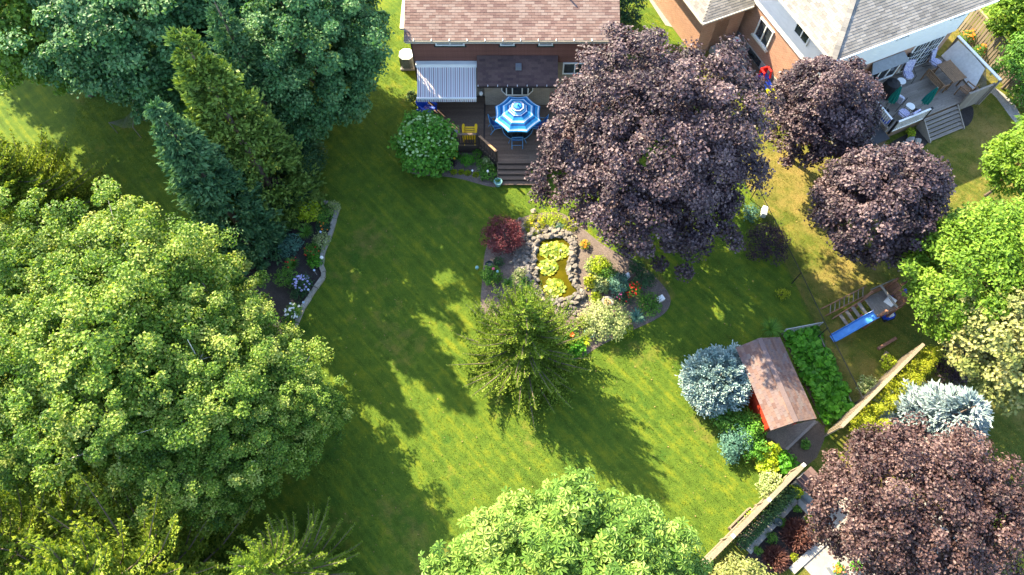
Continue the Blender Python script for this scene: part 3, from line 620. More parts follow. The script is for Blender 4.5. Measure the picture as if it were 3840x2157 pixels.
# bump-out with its own roof
bo = MB().box((.275, 24.93, 1.45), (3.45, .66, 2.9)).build('bump_out', 'brick_beige', house)
bx0, bx1, by0, bz0, by1, bz1 = -1.78, 2.33, 24.02, 2.86, 25.24, 3.68
br = MB().slab([(bx0, by0, bz0), (bx1, by0, bz0), (bx1, by1, bz1), (bx0, by1, bz1)], .1).build('bump_out_roof', 'roof_deck', house)
vv = Vector((0, by1-by0, bz1-bz0)); 
pieces('shingle', unit_box('shingle_dark', (.31, .17, .014), 'roof_brown'), shingles((bx0, by0-.02, bz0), (1, 0, 0), vv, 11, .31, .132, lambda s: (0, bx1-bx0)), br)
MB().box((.33, 24.72, 3.42), (.30, .28, .22)).build('vent_cap', 'grey_paint', house)
bg = MB().beam((bx0, by0-.06, bz0-.04), (bx1, by0-.06, bz0-.04), .10, .09).build('gutter', 'dark_rail', house)
pieces('hanger', unit_box('hanger_small', (.025, .12, .03), 'white_trim'), [Matrix.Translation((bx0+.05+.5*k, by0-.05, bz0+.025)) for k in range(9)], bg)
bay = MB().prism([(-.55, 24.598), (-.30, 24.30), (.85, 24.30), (1.10, 24.598)], 1.74, 1.84).build('bay_window', 'white_trim', house)
MB().prism([(-.55, 24.598), (-.30, 24.30), (.85, 24.30), (1.10, 24.598)], 2.68, 2.76).build('bay_head', 'white_trim', bay)
for (a, b2) in (((-.53, 24.59), (-.29, 24.31)), ((-.27, 24.315), (.82, 24.315)), ((.84, 24.31), (1.08, 24.59))):
    MB().beam((*a, 2.26), (*b2, 2.26), .02, .84).build('pane', 'glass', bay)
for q in ((-.29, 24.305), (.84, 24.305), (.02, 24.300), (.53, 24.300), (-.53, 24.585), (1.08, 24.585)): MB().box((*q, 2.26), (.06, .06, .84)).build('mullion', 'white_trim', bay)
MB().box((.30, 24.42, 1.95), (.10, .10, .22)).build('vase', 'toy_pink', bay)
# downpipe + wall lamp
MB().tube([(-4.99, 25.18, 5.0), (-4.99, 25.18, .1)], .04, 6).build('downpipe', 'dark_rail', house)
lamp = tag(MB().lathe((-1.62, 24.2, 1.95), [(.03, -.08), (.09, 0), (.11, .12), (.05, .22)], 10).build('lantern', 'white_plastic'), 'white hanging lantern beside the awning under the dark roof corner', 'lantern')
MB().tube([(-1.62, 24.2, 2.17), (-1.62, 24.2, 2.8)], .008, 5).build('cord', 'black_metal', lamp)
# awning
aw = thing('awning', 'retractable awning with white, grey and mauve stripes over the deck', 'awning', (0, 0, 0))
MB().beam((-4.92, 25.09, 3.2), (-1.80, 25.09, 3.2), .24, .22).build('housing', 'white_trim', aw)
A0, A1 = Vector((0, 25.0, 3.12)), Vector((0, 23.60, 2.42)); fab = MB(); nx, ny = 30, 6
for j in range(ny+1):
    for i in range(nx+1):
        p = A0+(A1-A0)*(j/ny); fab.v.append((-4.86+3.02*i/nx, p.y, p.z-.05*math.sin(math.pi*j/ny)))
for j in range(ny):
    for i in range(nx): fab.f.append((j*(nx+1)+i, (j+1)*(nx+1)+i, (j+1)*(nx+1)+i+1, j*(nx+1)+i+1)); fab.m.append(0)
fab.build('fabric', 'awning', aw, True)
MB().beam((-4.9, 23.57, 2.40), (-1.82, 23.57, 2.40), .08, .08).build('front_bar', 'white_trim', aw)
val = MB()
for i in range(30):
    x = -4.88+3.05*i/30; val.add([(x, 23.53, 2.36), (x+.1, 23.53, 2.36), (x+.1, 23.525, 2.2), (x+.05, 23.52, 2.16), (x, 23.525, 2.2)], [(0, 4, 3, 2, 1)])
val.build('valance', 'awning', aw)
for x in (-4.6, -2.1):
    for sg in (1,): MB().tube([(x, 25.05, 3.05), (x+.45*(1 if x < -3 else -1), 24.3, 2.68), (x, 23.6, 2.38)], .025, 6).build('arm', 'white_trim', aw)
# air conditioner
ac = thing('air_conditioner', 'grey air conditioner unit with pale top standing beside the house corner', 'air conditioner', (Z1(182, 492).x, Z1(182, 492).y, 0))
MB().box((0, 0, .05), (.8, .8, .1)).build('base', 'concrete', ac); MB().prism(smooth_poly([(-.36, -.36), (.36, -.36), (.36, .36), (-.36, .36)], 1), .1, .82).build('cabinet', 'grey_paint', ac)
MB().prism(smooth_poly([(-.38, -.38), (.38, -.38), (.38, .38), (-.38, .38)], 1), .82, .88).build('top', 'white_plastic', ac)
MB().lathe((0, 0, .885), [(.30, 0), (.30, .012), (.08, .05)], 20).build('fan_guard', 'grey_metal', ac)
fins = MB()
for k in range(22): fins.box((-.33+.03*k, -.365, .46), (.008, .012, .66)); fins.box((-.33+.03*k, .365, .46), (.008, .012, .66)); fins.box((-.365, -.33+.03*k, .46), (.012, .008, .66))
fins.build('grille', 'black_metal', ac)

# ------------------------------------------------------------------ main deck
DZ = .70
deck = thing('deck', 'dark brown wooden deck with four steps down to the lawn behind the house', 'deck', (0, 0, 0))
y = 20.77; k = 0
dpoly = [(-5.0, 25.2), (-5.0, 21.87), (-1.76, 21.87), (-.74, 20.77), (3.3, 20.77), (3.3, 25.2)]
while y < 25.1:
    yc = y+.07; xl = -5.0 if yc > 21.9 else -.74-(yc-20.77)/1.1*1.02
    xr = 3.3; yb = 24.58
    segs = [(xl, -1.475), (-1.465, xr)] if xl < -1.6 else [(xl, xr)]
    if yc > yb: segs = [(xl, -1.475), (2.03, xr)]
    for a, b2 in segs:
        if b2-a < .05: continue
        for q in ((a, b2),) if b2-a < 3.6 else ((a, a+(b2-a)*(.45+.1*(k % 2))-.003), (a+(b2-a)*(.45+.1*(k % 2))+.003, b2)):
            MB().box(((q[0]+q[1])/2, yc, DZ-.016+.002*random.random()), (q[1]-q[0], .134, .03)).build('deck_board', 'deck_wood', deck)
    y += .14; k += 1
MB().box((-1.47, 23.35, DZ+.004), (.09, 2.6, .02)).build('seam_board', 'dark_rail', deck)
MB().prism([(-4.98, 25.2), (-4.98, 21.92), (-1.74, 21.92), (-.7, 20.82), (3.27, 20.82), (3.27, 25.2)], .02, DZ-.05).build('skirt', 'dark_rail', deck)
st = MB()
for i in range(4):
    zt = DZ-.14*(i+1); yy = 20.77-.235*(i+.5)
    MB().box((.52, yy-.01, zt-.02), (2.5, .25, .04)).build('step', 'deck_wood', deck); MB().box((.52, yy+.10, zt+.06), (2.46, .02, .12)).build('riser', 'dark_rail', deck)
for x in (-.74, 1.78): MB().add([(x-.02, 20.77, 0), (x+.02, 20.77, 0), (x+.02, 19.80, 0), (x-.02, 19.80, 0), (x-.02, 20.77, DZ-.05), (x+.02, 20.77, DZ-.05), (x+.02, 19.80, .1), (x-.02, 19.80, .1)], [(0, 1, 2, 3), (4, 7, 6, 5), (0, 4, 5, 1), (1, 5, 6, 2), (2, 6, 7, 3), (3, 7, 4, 0)]).build('stringer', 'deck_wood', deck)
def railing(label, a, b2, h, capm, postm, balm, gap=.12):
    a = Vector(a); b2 = Vector(b2); t = thing('railing', label, 'railing', (0, 0, 0)); L = (b2-a).length; d = (b2-a)/L
    MB().beam(a+Vector((0, 0, h)), b2+Vector((0, 0, h)), .12, .035).build('top_rail', capm, t)
    MB().beam(a+Vector((0, 0, .1)), b2+Vector((0, 0, .1)), .04, .08).build('bottom_rail', balm, t)
    n = int(L/gap); me = unit_box('baluster', (.032, .032, h-.1), balm)
    pieces('baluster', me, [Matrix.Translation(a+d*(L*(i+.5)/n)+Vector((0, 0, h/2+.03))) @ Matrix.Rotation(math.atan2(d.y, d.x), 4, 'Z') for i in range(n)], t)
    for p in (a, b2): MB().box(p+Vector((0, 0, h/2+.02)), (.09, .09, h+.06), math.atan2(d.y, d.x)).build('post', postm, t)
    return t
railing('straight dark wooden deck railing in front of the yellow chair', (-4.9, 21.92, DZ), (-1.80, 21.92, DZ), .9, 'deck_wood', 'dark_rail', 'dark_rail')
railing('slanting deck railing with orange wooden top beside the steps', (-1.70, 21.84, DZ), (-.80, 20.86, DZ), .9, 'rail_wood', 'dark_rail', 'dark_rail')

# ------------------------------------------------------------------ deck furniture
UC = Z1(1008, 797, 3.12); UX, UY = UC.x, UC.y
umb = thing('patio_umbrella', 'open blue and white striped patio umbrella above the deck table', 'umbrella', (UX, UY, DZ))
MB().tube([(0, 0, 0), (0, 0, 2.40)], .022, 8).build('pole', 'grey_metal', umb); MB().lathe((0, 0, 0), [(.26, 0), (.26, .05), (.05, .09), (.05, .3)], 16).build('base', 'grey_paint', umb)
bands = [(.0, 1), (.16, 0), (.27, 2), (.32, 0), (.36, 3), (.385, 1), (.46, 0), (.56, 2), (.61, 3), (.645, 0), (.70, 1), (.78, 0), (.88, 2), (.92, 3), (.955, 0), (1.0, 0)]
cp = MB(); UR = 1.24
def up(f, ang, edge): 
    sag = 1-.07*f*(1 if edge else 0)
    return (UR*f*sag*math.cos(ang), UR*f*sag*math.sin(ang), 2.42-.62*f**1.15+(.05*f if not edge else 0)*0)
for s_ in range(8):
    a0 = R(22.5+45*s_); a1 = a0+R(45); am = (a0+a1)/2
    for i in range(len(bands)-1):
        f0, f1 = bands[i][0], bands[i+1][0]
        def pt(f, t):
            p = Vector(up(f, a0, 0))*(1-t)+Vector(up(f, a1, 0))*t; sc_ = 1-.045*math.sin(math.pi*t)*f; return (p.x*sc_, p.y*sc_, p.z-.03*math.sin(math.pi*t)*f)
        for t in range(4): cp.add([pt(f0, t/4), pt(f1, t/4), pt(f1, (t+1)/4), pt(f0, (t+1)/4)], [(0, 1, 2, 3)], bands[i][1])
cp.build('canopy', ['umb_blue', 'umb_deep', 'umb_light', 'umb_white'], umb)
vc = MB()
for s_ in range(8):
    a0 = R(22.5+45*s_); a1 = a0+R(45)
    for f0, f1, mi in ((.01, .14, 0), (.14, .22, 1), (.22, .25, 3)):
        vc.add([(UR*f*math.cos(a), UR*f*math.sin(a), 2.49-.45*f) for f, a in ((f0, a0), (f1, a0), (f1, a1), (f0, a1))], [(0, 1, 2, 3)], mi)
vc.build('vent', ['umb_blue', 'umb_deep', 'umb_light', 'umb_white'], umb)
MB().lathe((0, 0, 2.47), [(.03, 0), (.045, .04), (.02, .09), (.005, .12)], 8).build('finial', 'grey_metal', umb)
for s_ in range(8):
    a0 = R(22.5+45*s_); MB().beam((0, 0, 2.38), (UR*.98*math.cos(a0), UR*.98*math.sin(a0), 1.785), .015, .015).build('rib', 'grey_metal', umb)
tb = thing('patio_table', 'round glass patio table with pale blue rim under the umbrella', 'table', (UX, UY, DZ))
MB().lathe((0, 0, .70), [(.78, 0), (.78, .02)], 28).build('table_top', 'glass', tb)
rim = MB(); rim.tube([(.79*math.cos(R(12*i)), .79*math.sin(R(12*i)), .715) for i in range(31)], .02, 6, cap=False); rim.build('rim', 'chair_frame', tb)
for i in range(4):
    a = R(45+90*i); MB().tube([(.35*math.cos(a), .35*math.sin(a), .69), (.45*math.cos(a), .45*math.sin(a), .35), (.66*math.cos(a), .66*math.sin(a), .01)], .018, 6).build('leg', 'chair_frame', tb)
def patio_chair(label, loc, rz):
    t = thing('patio_chair', label, 'chair', loc, rz, 'blue patio chairs')      # faces +y
    MB().add([(-.25, -.22, .40), (.25, -.22, .40), (.25, .26, .43), (-.25, .26, .43), (-.25, -.22, .385), (.25, -.22, .385), (.25, .26, .415), (-.25, .26, .415)], [(0, 1, 2, 3), (7, 6, 5, 4), (0, 4, 5, 1), (1, 5, 6, 2), (2, 6, 7, 3), (3, 7, 4, 0)]).build('seat', 'mesh_blue', t)
    bk = MB(); pr = [(-.22, .42), (-.30, .65), (-.40, .88), (-.46, 1.0)]
    for i in range(3):
        (y0, z0), (y1, z1) = pr[i], pr[i+1]; bk.add([(-.25, y0, z0), (.25, y0, z0), (.25, y1, z1), (-.25, y1, z1), (-.25, y0-.015, z0), (.25, y0-.015, z0), (.25, y1-.015, z1), (-.25, y1-.015, z1)], [(3, 2, 1, 0), (4, 5, 6, 7), (0, 4, 7, 3), (1, 2, 6, 5)])
    bk.build('backrest', 'mesh_blue', t)
    for sx in (-1, 1):
        x = sx*.28
        MB().tube([(x, -.46, 1.0), (x, -.30, .65), (x, -.22, .42), (x, .24, .43), (x, .30, .38), (x, .34, .01)], .02, 6).build('frame', 'chair_frame', t)
        MB().tube([(x, -.20, .43), (x, -.34, .22), (x, -.46, .01)], .02, 6).build('leg', 'chair_frame', t)
        MB().tube([(x, -.32, .70), (x*1.08, -.05, .66), (x*1.08, .24, .64), (x, .27, .42)], .02, 6).build('armrest', 'chair_frame', t)
    MB().tube([(-.28, -.46, 1.0), (.28, -.46, 1.0)], .02, 6).build('top_bar', 'chair_frame', t)
    MB().tube([(-.28, -.36, .20), (.28, -.36, .20)], .012, 6).build('stretcher', 'chair_frame', t)
p = Z1(858, 950, 1.1); patio_chair('blue patio chair at the left side of the umbrella table', (p.x, p.y+.1, DZ), R(-78))
p = Z1(1165, 955, 1.1); patio_chair('blue patio chair between the umbrella table and the purple tree', (p.x, p.y+.1, DZ), R(82))
p = Z1(1003, 1058, 1.0); patio_chair('blue patio chair in front of the umbrella table, nearest the steps', (p.x, p.y+.12, DZ), R(2))
patio_chair('blue patio chair on the house side of the table, mostly hidden by the umbrella', (UX+.1, UY+.95, DZ), R(180))
def adirondack(label, loc, rz, m):
    t = thing('adirondack_chair', label, 'chair', loc, rz, 'plastic garden chairs')   # faces +y
    for k in range(6):
        f = k/5; MB().box((0, .36-.62*f, .36-.14*f), (.52, .095, .022), M=Matrix.Rotation(R(12), 3, 'X')).build('seat_slat', m, t)
    for k in range(7):
        x = -.27+.09*k; hh = .74-.10*abs(k-3)/3*1.2
        MB().beam((x*.85, -.26, .22), (x*1.1, -.26-.36*hh, .22+.92*hh), .082, .022, up=(0, -.9, .4)).build('back_slat', m, t)
    for sx in (-1, 1):
        MB().prism(smooth_poly([(sx*.28, -.40), (sx*.33, -.42), (sx*.42, .30), (sx*.36, .46), (sx*.25, .40), (sx*.28, .1)], 1), .54, .565).build('armrest', m, t)
        MB().box((sx*.32, .33, .27), (.10, .03, .54)).build('leg', m, t)
        MB().beam((sx*.27, .38, .32), (sx*.27, -.55, .03), .03, .11).build('leg', m, t)
        MB().box((sx*.33, -.30, .29), (.03, .09, .52)).build('leg', m, t)
    MB().box((0, -.42, .56), (.70, .03, .08)).build('crossbar', m, t)
p = Z1(325, 805, 1.1); adirondack('bright blue plastic garden chair below the awning edge', (p.x, p.y, DZ), R(-125), 'chair_blue')
p = Z1(645, 1000, 1.15); adirondack('yellow plastic garden chair behind the dark railing', (p.x, p.y+.05, DZ), R(0), 'chair_yellow')
p = Z1(522, 1003, 1.15); t = thing('side_table', 'small round grey side table beside the yellow chair', 'table', (p.x, p.y, DZ))
MB().lathe((0, 0, .44), [(.26, 0), (.27, .015), (.26, .03)], 20).build('table_top', 'grey_paint', t)
for i in range(3): a = R(90+120*i); MB().tube([(.1*math.cos(a), .1*math.sin(a), .44), (.2*math.cos(a), .2*math.sin(a), 0)], .014, 6).build('leg', 'grey_metal', t)
p = ZD(1575, 1205, .3); t = thing('plant_pot', 'glazed pot with a small green plant at the foot of the deck steps', 'pot', (p.x-.05, p.y-.05, 0))
MB().lathe((0, 0, 0), [(.13, 0), (.20, .30), (.22, .36), (.19, .36), (.18, .30)], 18).build('pot', 'pale_teal', t)
c = np.array([[0, 0, .36], [.05, .04, .38], [-.06, .02, .37]]); foliage('plant', c, .11, 24, .09, 'rhomb', 'lf_green', 3, parent=t)

# ------------------------------------------------------------------ neighbour's house (its own axes: a along the rear wall, b away from the yard)
NR = R(24)
def N(a, b, z=0): return Vector((a*math.cos(NR)-b*math.sin(NR), a*math.sin(NR)+b*math.cos(NR), z))
nh = thing('house', 'grey-roofed house with orange brick and white upper walls at the top right', 'house', (0, 0, 0), NR)
a0, a1, b0, b1 = 24.2, 32.7, 15.76, 27.5
MB().box(((a0+a1)/2, (b0+b1)/2, .27), (a1-a0+.06, b1-b0+.06, .54)).build('foundation', 'foundation', nh)
MB().box(((a0+a1)/2, (b0+b1)/2, 1.72), (a1-a0, b1-b0, 2.36)).build('brick_wall', 'brick_orange', nh)
MB().box(((a0+a1)/2, (b0+b1)/2, 4.05), (a1-a0+.10, b1-b0+.10, 2.32)).build('upper_wall', 'white_siding', nh)
EA, EB, EZ2 = 23.42, 15.2, 5.25; E1 = 33.3; pn = R(26); ht = (E1-EA)/2*math.tan(pn); mid = (EA+E1)/2; BK = 28.2
roof = MB().slab([(EA, EB, EZ2), (E1, EB, EZ2), (mid, EB+(E1-EA)/2, EZ2+ht)], .12).build('rear_roof', 'roof_grey', nh)
hipl = MB().slab([(EA, BK, EZ2), (EA, EB, EZ2), (mid, EB+(E1-EA)/2, EZ2+ht), (mid, BK, EZ2+ht)], .12).build('side_roof', 'roof_grey', nh)
MB().slab([(E1, EB, EZ2), (E1, BK, EZ2), (mid, BK, EZ2+ht), (mid, EB+(E1-EA)/2, EZ2+ht)], .12).build('side_roof', 'roof_grey', nh)
sm = unit_box('shingle_grey', (.31, .18, .014), 'roof_grey'); cp_ = math.cos(pn); sp_ = math.sin(pn)
pieces('shingle', sm, shingles((EA, EB-.02, EZ2), (1, 0, 0), (0, cp_, sp_), 36, .31, .142, lambda s: (s*cp_, (E1-EA)-s*cp_)), roof, 'shingles')
pieces('shingle', sm, [M for M in shingles((EA-.02, BK, EZ2), (0, -1, 0), (cp_, 0, sp_), 34, .31, .142, lambda s: (2.0, (BK-EB)-s*cp_))][::1], hipl, 'shingles', 150)
hp = Vector((mid-EA, (E1-EA)/2, ht)); hu = hp.normalized(); caps = []
for k in range(24):
    c = Vector((EA, EB, EZ2))+hu*(.15+.24*k); sdv = Vector((1, -1, 0)).normalized(); nn = sdv.cross(hu); nn = nn if nn.z > 0 else -nn
    M = Matrix((hu, sdv, nn)).transposed().to_4x4(); M.translation = c+nn*(.035+.004*(k % 2)); caps.append(M)
pieces('hip_cap', unit_box('hip_cap', (.27, .26, .02), 'roof_grey'), caps, roof)
MB().beam((EA, EB-.06, EZ2-.05), (E1, EB-.06, EZ2-.05), .10, .10).build('gutter', 'white_trim', nh)
MB().beam((EA-.06, EB-.11, EZ2-.05), (EA-.06, BK, EZ2-.05), .10, .10).build('gutter', 'cream', nh)
MB().box((mid, (EB+BK)/2, EZ2-.13), (E1-EA-.1, BK-EB-.1, .03)).build('soffit', 'white_trim', nh)
MB().box((26.6, 18.6, EZ2+1.75), (.34, .34, .24)).build('roof_vent', 'black_metal', nh)
for k in range(10):
    for (x, y, lx, ly) in (((a0+a1)/2, b0-.058, a1-a0+.13, .02), (a0-.058, (b0+b1)/2, .02, b1-b0+.13)):
        MB().box((x, y, 2.93+.228*k+.112), (lx, ly, .22), M=(Matrix.Rotation(R(-1.5), 3, 'X') if lx > 1 else Matrix.Rotation(R(1.5), 3, 'Y'))).build('siding_board', 'white_siding', nh)
window(nh, (a0, 20.35, 2.0), 1.25, 1.25, (-1, 0, 0), 2, .08, 'white_trim', 'cream')
window(nh, (a0-.075, 18.02, 4.35), 1.15, 1.15, (-1, 0, 0), 2, .06)
window(nh, (28.55, b0-.075, 4.5), .75, .8, (0, -1, 0), 1); window(nh, (32.0, b0-.075, 4.5), .9, .8, (0, -1, 0), 1)
bw = MB().box((28.55, 15.60, 1.3), (1.9, .34, .12)).build('bay_window', 'white_trim', nh)
for x in (27.62, 28.24, 28.86, 29.48): MB().box((x, 15.46, 1.85), (.07, .06, 1.0)).build('mullion', 'white_trim', bw)
for k in range(3): MB().box((27.93+.62*k, 15.47, 1.85), (.55, .02, 1.0)).build('pane', 'glass', bw)
MB().slab([(27.35, 15.25, 2.42), (29.75, 15.25, 2.42), (29.55, 15.72, 2.78), (27.55, 15.72, 2.78)], .08).build('bay_roof', 'grey_paint', nh)
dr = MB().box((31.25, b0-.02, 1.85), (2.0, .06, 2.1)).build('patio_door', 'white_trim', nh)
for k in range(2): MB().box((30.78+.94*k, b0-.062, 1.85), (.82, .02, 1.9)).build('pane', 'glass', dr)
for k in range(2):
    for i in range(3): MB().box((30.78+.94*k-.2+.2*i, b0-.078, 1.85), (.022, .012, 1.9)).build('glazing_bar', 'white_trim', dr)
    for i in range(4): MB().box((30.78+.94*k, b0-.079, 1.2+.38*i), (.82, .010, .022)).build('glazing_bar', 'white_trim', dr)
MB().lathe((30.1, b0-.12, 2.2), [(.04, 0), (.09, .05), (.09, .22), (.03, .3)], 8).build('wall_lamp', 'black_metal', nh)
MB().box((24.16, 20.3, .28), (.05, 1.2, .40)).build('basement_window', 'glass', nh)
# one-storey wing
wg = thing('house_wing', 'single-storey brick wing with grey roof and pale gutter beside the white wall', 'house', (0, 0, 0), NR)
MB().box((22.58, 26.0, 1.45), (2.7, 8.0, 2.9)).build('brick_wall', 'brick_orange', wg)
WE = 20.78; WB = 21.6; wz = 3.0; pw = R(24); hw = 1.6
w1 = MB().slab([(WE, WB, wz), (24.0, WB, wz), (24.0, WB+3.2, wz+3.2*math.tan(pw)), (WE+3.2, WB+3.2, wz+3.2*math.tan(pw))], .1).build('rear_roof', 'roof_grey', wg)
w2 = MB().slab([(WE, 30, wz), (WE, WB, wz), (WE+3.2, WB+3.2, wz+3.2*math.tan(pw)), (WE+3.2, 30, wz+3.2*math.tan(pw))], .1).build('side_roof', 'roof_grey', wg)
cw, sw_ = math.cos(pw), math.sin(pw)
pieces('shingle', sm, shingles((WE, WB-.02, wz), (1, 0, 0), (0, cw, sw_), 14, .31, .142, lambda s: (s*cw, 3.2)), w1, 'shingles')
pieces('shingle', sm, shingles((WE-.02, 30, wz), (0, -1, 0), (cw, 0, sw_), 14, .31, .142, lambda s: (3.0, (30-WB)-s*cw)), w2, 'shingles', 120)
MB().beam((WE-.08, WB-.06, wz-.05), (23.9, WB-.06, wz-.05), .1, .1).build('gutter', 'cream', wg); MB().beam((WE-.05, WB-.02, wz-.05), (WE-.05, 30, wz-.05), .1, .1).build('gutter', 'cream', wg)
MB().box((22.58, 22.02, 1.1), (.9, .04, 2.0)).build('door', 'cream', wg)
# porch in the nook
pc = thing('porch', 'small grey porch slab in the shaded nook of the brick house', 'porch', N(23.05, 21.25, 0), NR)
MB().box((0, 0, .2), (1.7, 1.3, .4)).build('slab', 'concrete', pc); MB().box((.1, -.85, .1), (1.0, .36, .2)).build('step', 'concrete', pc)
t = thing('storage_crate', 'brown weathered wooden crate on the porch beside the brick wall', 'crate', N(23.4, 21.35, .4), NR+.15)
for k in range(4): MB().box((0, -.24+.16*k, .38), (.7, .15, .025)).build('lid_board', 'deck_wood', t)
MB().box((0, 0, .18), (.66, .6, .36)).build('body', 'deck_wood', t)
t = thing('basin', 'round white basin with red pattern lying on the porch crate', 'basin', N(23.5, 21.4, .79), NR)
MB().lathe((0, 0, 0), [(.14, 0), (.22, .06), (.23, .07), (.20, .07), (.13, .02)], 18).build('bowl', 'white_plastic', t); MB().lathe((.02, -.02, .022), [(.08, 0), (.06, .02)], 8).build('pattern', 'toy_pink', t)
t = thing('window_well', 'long grey metal window well with timber edge along the brick wall', 'window well', N(23.6, 20.2, 0), NR)
MB().prism([(-.30, -.65), (-.22, -.72), (.2, -.72), (.2, -.66), (-.2, -.66), (-.24, -.6), (-.24, .6), (-.2, .66), (.2, .66), (.2, .72), (-.22, .72), (-.30, .65)], 0, .16).build('rim', 'grey_metal', t)
MB().box((.0, .1, .13), (.14, 1.9, .1)).build('timber', 'grey_wood', t); MB().box((-.1, 0, .012), (.2, 1.1, .008)).build('pit', 'black_rubber', t)
# toddler slide set
t = thing('toy_slide', 'red, blue and yellow plastic toddler slide beside the brick wall', 'toy', N(23.65, 18.3, 0), NR+R(-4))
MB().box((-.04, .38, .28), (.55, .5, .56)).build('base', 'toy_blue', t)
for sx in (-.22, .2): MB().tube([(sx, .6, .5), (sx, .55, 1.0), (sx, .25, 1.0), (sx, .12, .6)], .06, 8).build('side_rail', 'toy_red', t)
MB().box((-.02, .62, .85), (.42, .07, .35)).build('panel', 'toy_red', t); MB().box((-.3, .3, .2), (.14, .3, .4)).build('step', 'white_plastic', t)
sl_ = MB().add([(-.2, .15, .58), (.2, .15, .58), (.2, -.35, .36), (-.2, -.35, .36), (-.2, .15, .50), (.2, .15, .50), (.2, -.35, .28), (-.2, -.35, .28)], [(0, 3, 2, 1), (4, 5, 6, 7), (0, 4, 7, 3), (1, 2, 6, 5), (2, 3, 7, 6), (0, 1, 5, 4)]).build('chute', 'toy_blue', t)
for k, (y0, z0, y1, z1) in enumerate(((-.36, .35, -.80, .14), (-.80, .14, -1.15, .06))):
    MB().beam((0, y0, z0), (0, y1, z1), .36, .05).build('chute_end', 'toy_yellow', t)
    for sx in (-.2, .2): MB().beam((sx, y0, z0+.06), (sx, y1, z1+.06), .05, .12).build('chute_side', 'toy_yellow', t)

# ------------------------------------------------------------------ neighbour's deck
nd = thing('deck', 'weathered grey wooden deck with wide stairs behind the grey-roofed house', 'deck', (0, 0, 0), NR)
NZ = .8; b = 12.66; k = 0
while b < 15.6:
    x0, x1 = 27.25, 33.75
    c = x0+(x1-x0)*(.35+.3*random.random())
    for q in ((x0, c-.004), (c+.004, x1)): MB().box(((q[0]+q[1])/2, b+.065, NZ-.016+.003*random.random()), (q[1]-q[0], .124, .03)).build('deck_board', 'grey_wood', nd)
    b += .132; k += 1
MB().box((30.5, 14.2, .38), (6.4, 3.0, .72)).build('skirt', 'deck_wood', nd)
for i in range(6):
    zt = NZ-.114*(i+1)
    for j in (0, 1): MB().box((30.83, 12.60-.185*i-.09*j-.03, zt-.018), (2.2, .082, .035)).build('step_board', 'grey_wood', nd)
for x in (29.70, 31.96): MB().add([(x-.03, 12.62, 0), (x+.03, 12.62, 0), (x+.03, 11.45, 0), (x-.03, 11.45, 0), (x-.03, 12.62, NZ), (x+.03, 12.62, NZ), (x+.03, 11.45, .12), (x-.03, 11.45, .12)], [(0, 1, 2, 3), (4, 7, 6, 5), (0, 4, 5, 1), (1, 5, 6, 2), (2, 6, 7, 3), (3, 7, 4, 0)]).build('stringer', 'grey_wood', nd)
def nrail(label, p, q, zb, h, capm, balm, solid=False, gap=.13):
    t = thing('railing', label, 'railing', (0, 0, 0), NR); p = Vector((*p, zb)); q = Vector((*q, zb)); L = (q-p).length; d = (q-p)/L; az = math.atan2(d.y, d.x)
    MB().beam(p+Vector((0, 0, h)), q+Vector((0, 0, h)), .10, .04).build('top_rail', capm, t); MB().beam(p+Vector((0, 0, .1)), q+Vector((0, 0, .1)), .05, .05).build('bottom_rail', capm, t)
    if solid:
        n = int(L/.15)
        for i in range(n): MB().box(p+d*(L*(i+.5)/n)+Vector((0, 0, h/2)), (L/n-.012, .02, h-.1), az).build('board', balm, t)
    else:
        n = int(L/gap); pieces('baluster', unit_box('baluster', (.03, .03, h-.12), balm), [Matrix.Translation(p+d*(L*(i+.5)/n)+Vector((0, 0, h/2+.03))) @ Matrix.Rotation(az, 4, 'Z') for i in range(n)], t)
    for w_ in (p, q): MB().box(w_+Vector((0, 0, h/2+.02)), (.1, .1, h+.1), az).build('post', capm if solid else 'black_metal', t)
nrail('white deck railing of the neighbour between hot tub and stairs', (27.35, 12.56), (29.55, 12.56), NZ, .9, 'white_trim', 'white_trim')
nrail('white side railing above the hot tub on the grey deck', (27.22, 12.75), (27.22, 14.4), NZ, .9, 'white_trim', 'white_trim')
nrail('weathered slatted railing end beside the black hot tub', (27.10, 12.7), (27.10, 13.6), .1, 1.1, 'grey_wood', 'grey_wood', True)
nrail('solid grey board railing at the right front corner of the grey deck', (32.1, 12.58), (33.72, 12.58), .05, 1.55, 'grey_wood', 'grey_wood', True)
ls = thing('lattice_screen', 'grey lattice privacy screen with pale top rail at the right side of the grey deck', 'screen', (0, 0, 0), NR)
MB().beam((33.82, 12.5, 1.95), (33.82, 15.9, 1.95), .16, .05).build('top_rail', 'white_trim', ls)
for bb in (12.5, 14.2, 15.85): MB().box((33.82, bb, 1.0), (.1, .1, 1.9)).build('post', 'grey_wood', ls)
lt = MB()
for i in range(40):
    b_ = 12.55+.085*i*1.0; 
    for sg in (1, -1):
        p0 = Vector((33.78+.012*sg, b_, .85 if sg > 0 else 1.9)); run = 1.05; q0 = p0+Vector((0, run, run*sg))
        if q0.y > 15.85: f = (15.85-p0.y)/run; q0 = p0+(q0-p0)*f
        lt.beam(p0, q0, .012, .03, up=(1, 0, 0))
o = lt.build('lattice', 'grey_wood', ls); o['kind'] = 'stuff'
wn = thing('shade_sail', 'white mesh shade cloth hung over the lattice screen behind the wooden table', 'shade cloth', (0, 0, 0), NR)
m_ = MB()
for i in range(9):
    for j in range(5): f, g2 = i/8, j/4; m_.v.append((33.72-.45*g2-.05*math.sin(f*9)*g2, 13.5+2.2*f-.25*g2*(1-f)*2, 1.85-.95*g2+.05*math.sin(3.14*f)))
for i in range(8):
    for j in range(4): m_.f.append((i*5+j, i*5+j+1, (i+1)*5+j+1, (i+1)*5+j)); m_.m.append(0)
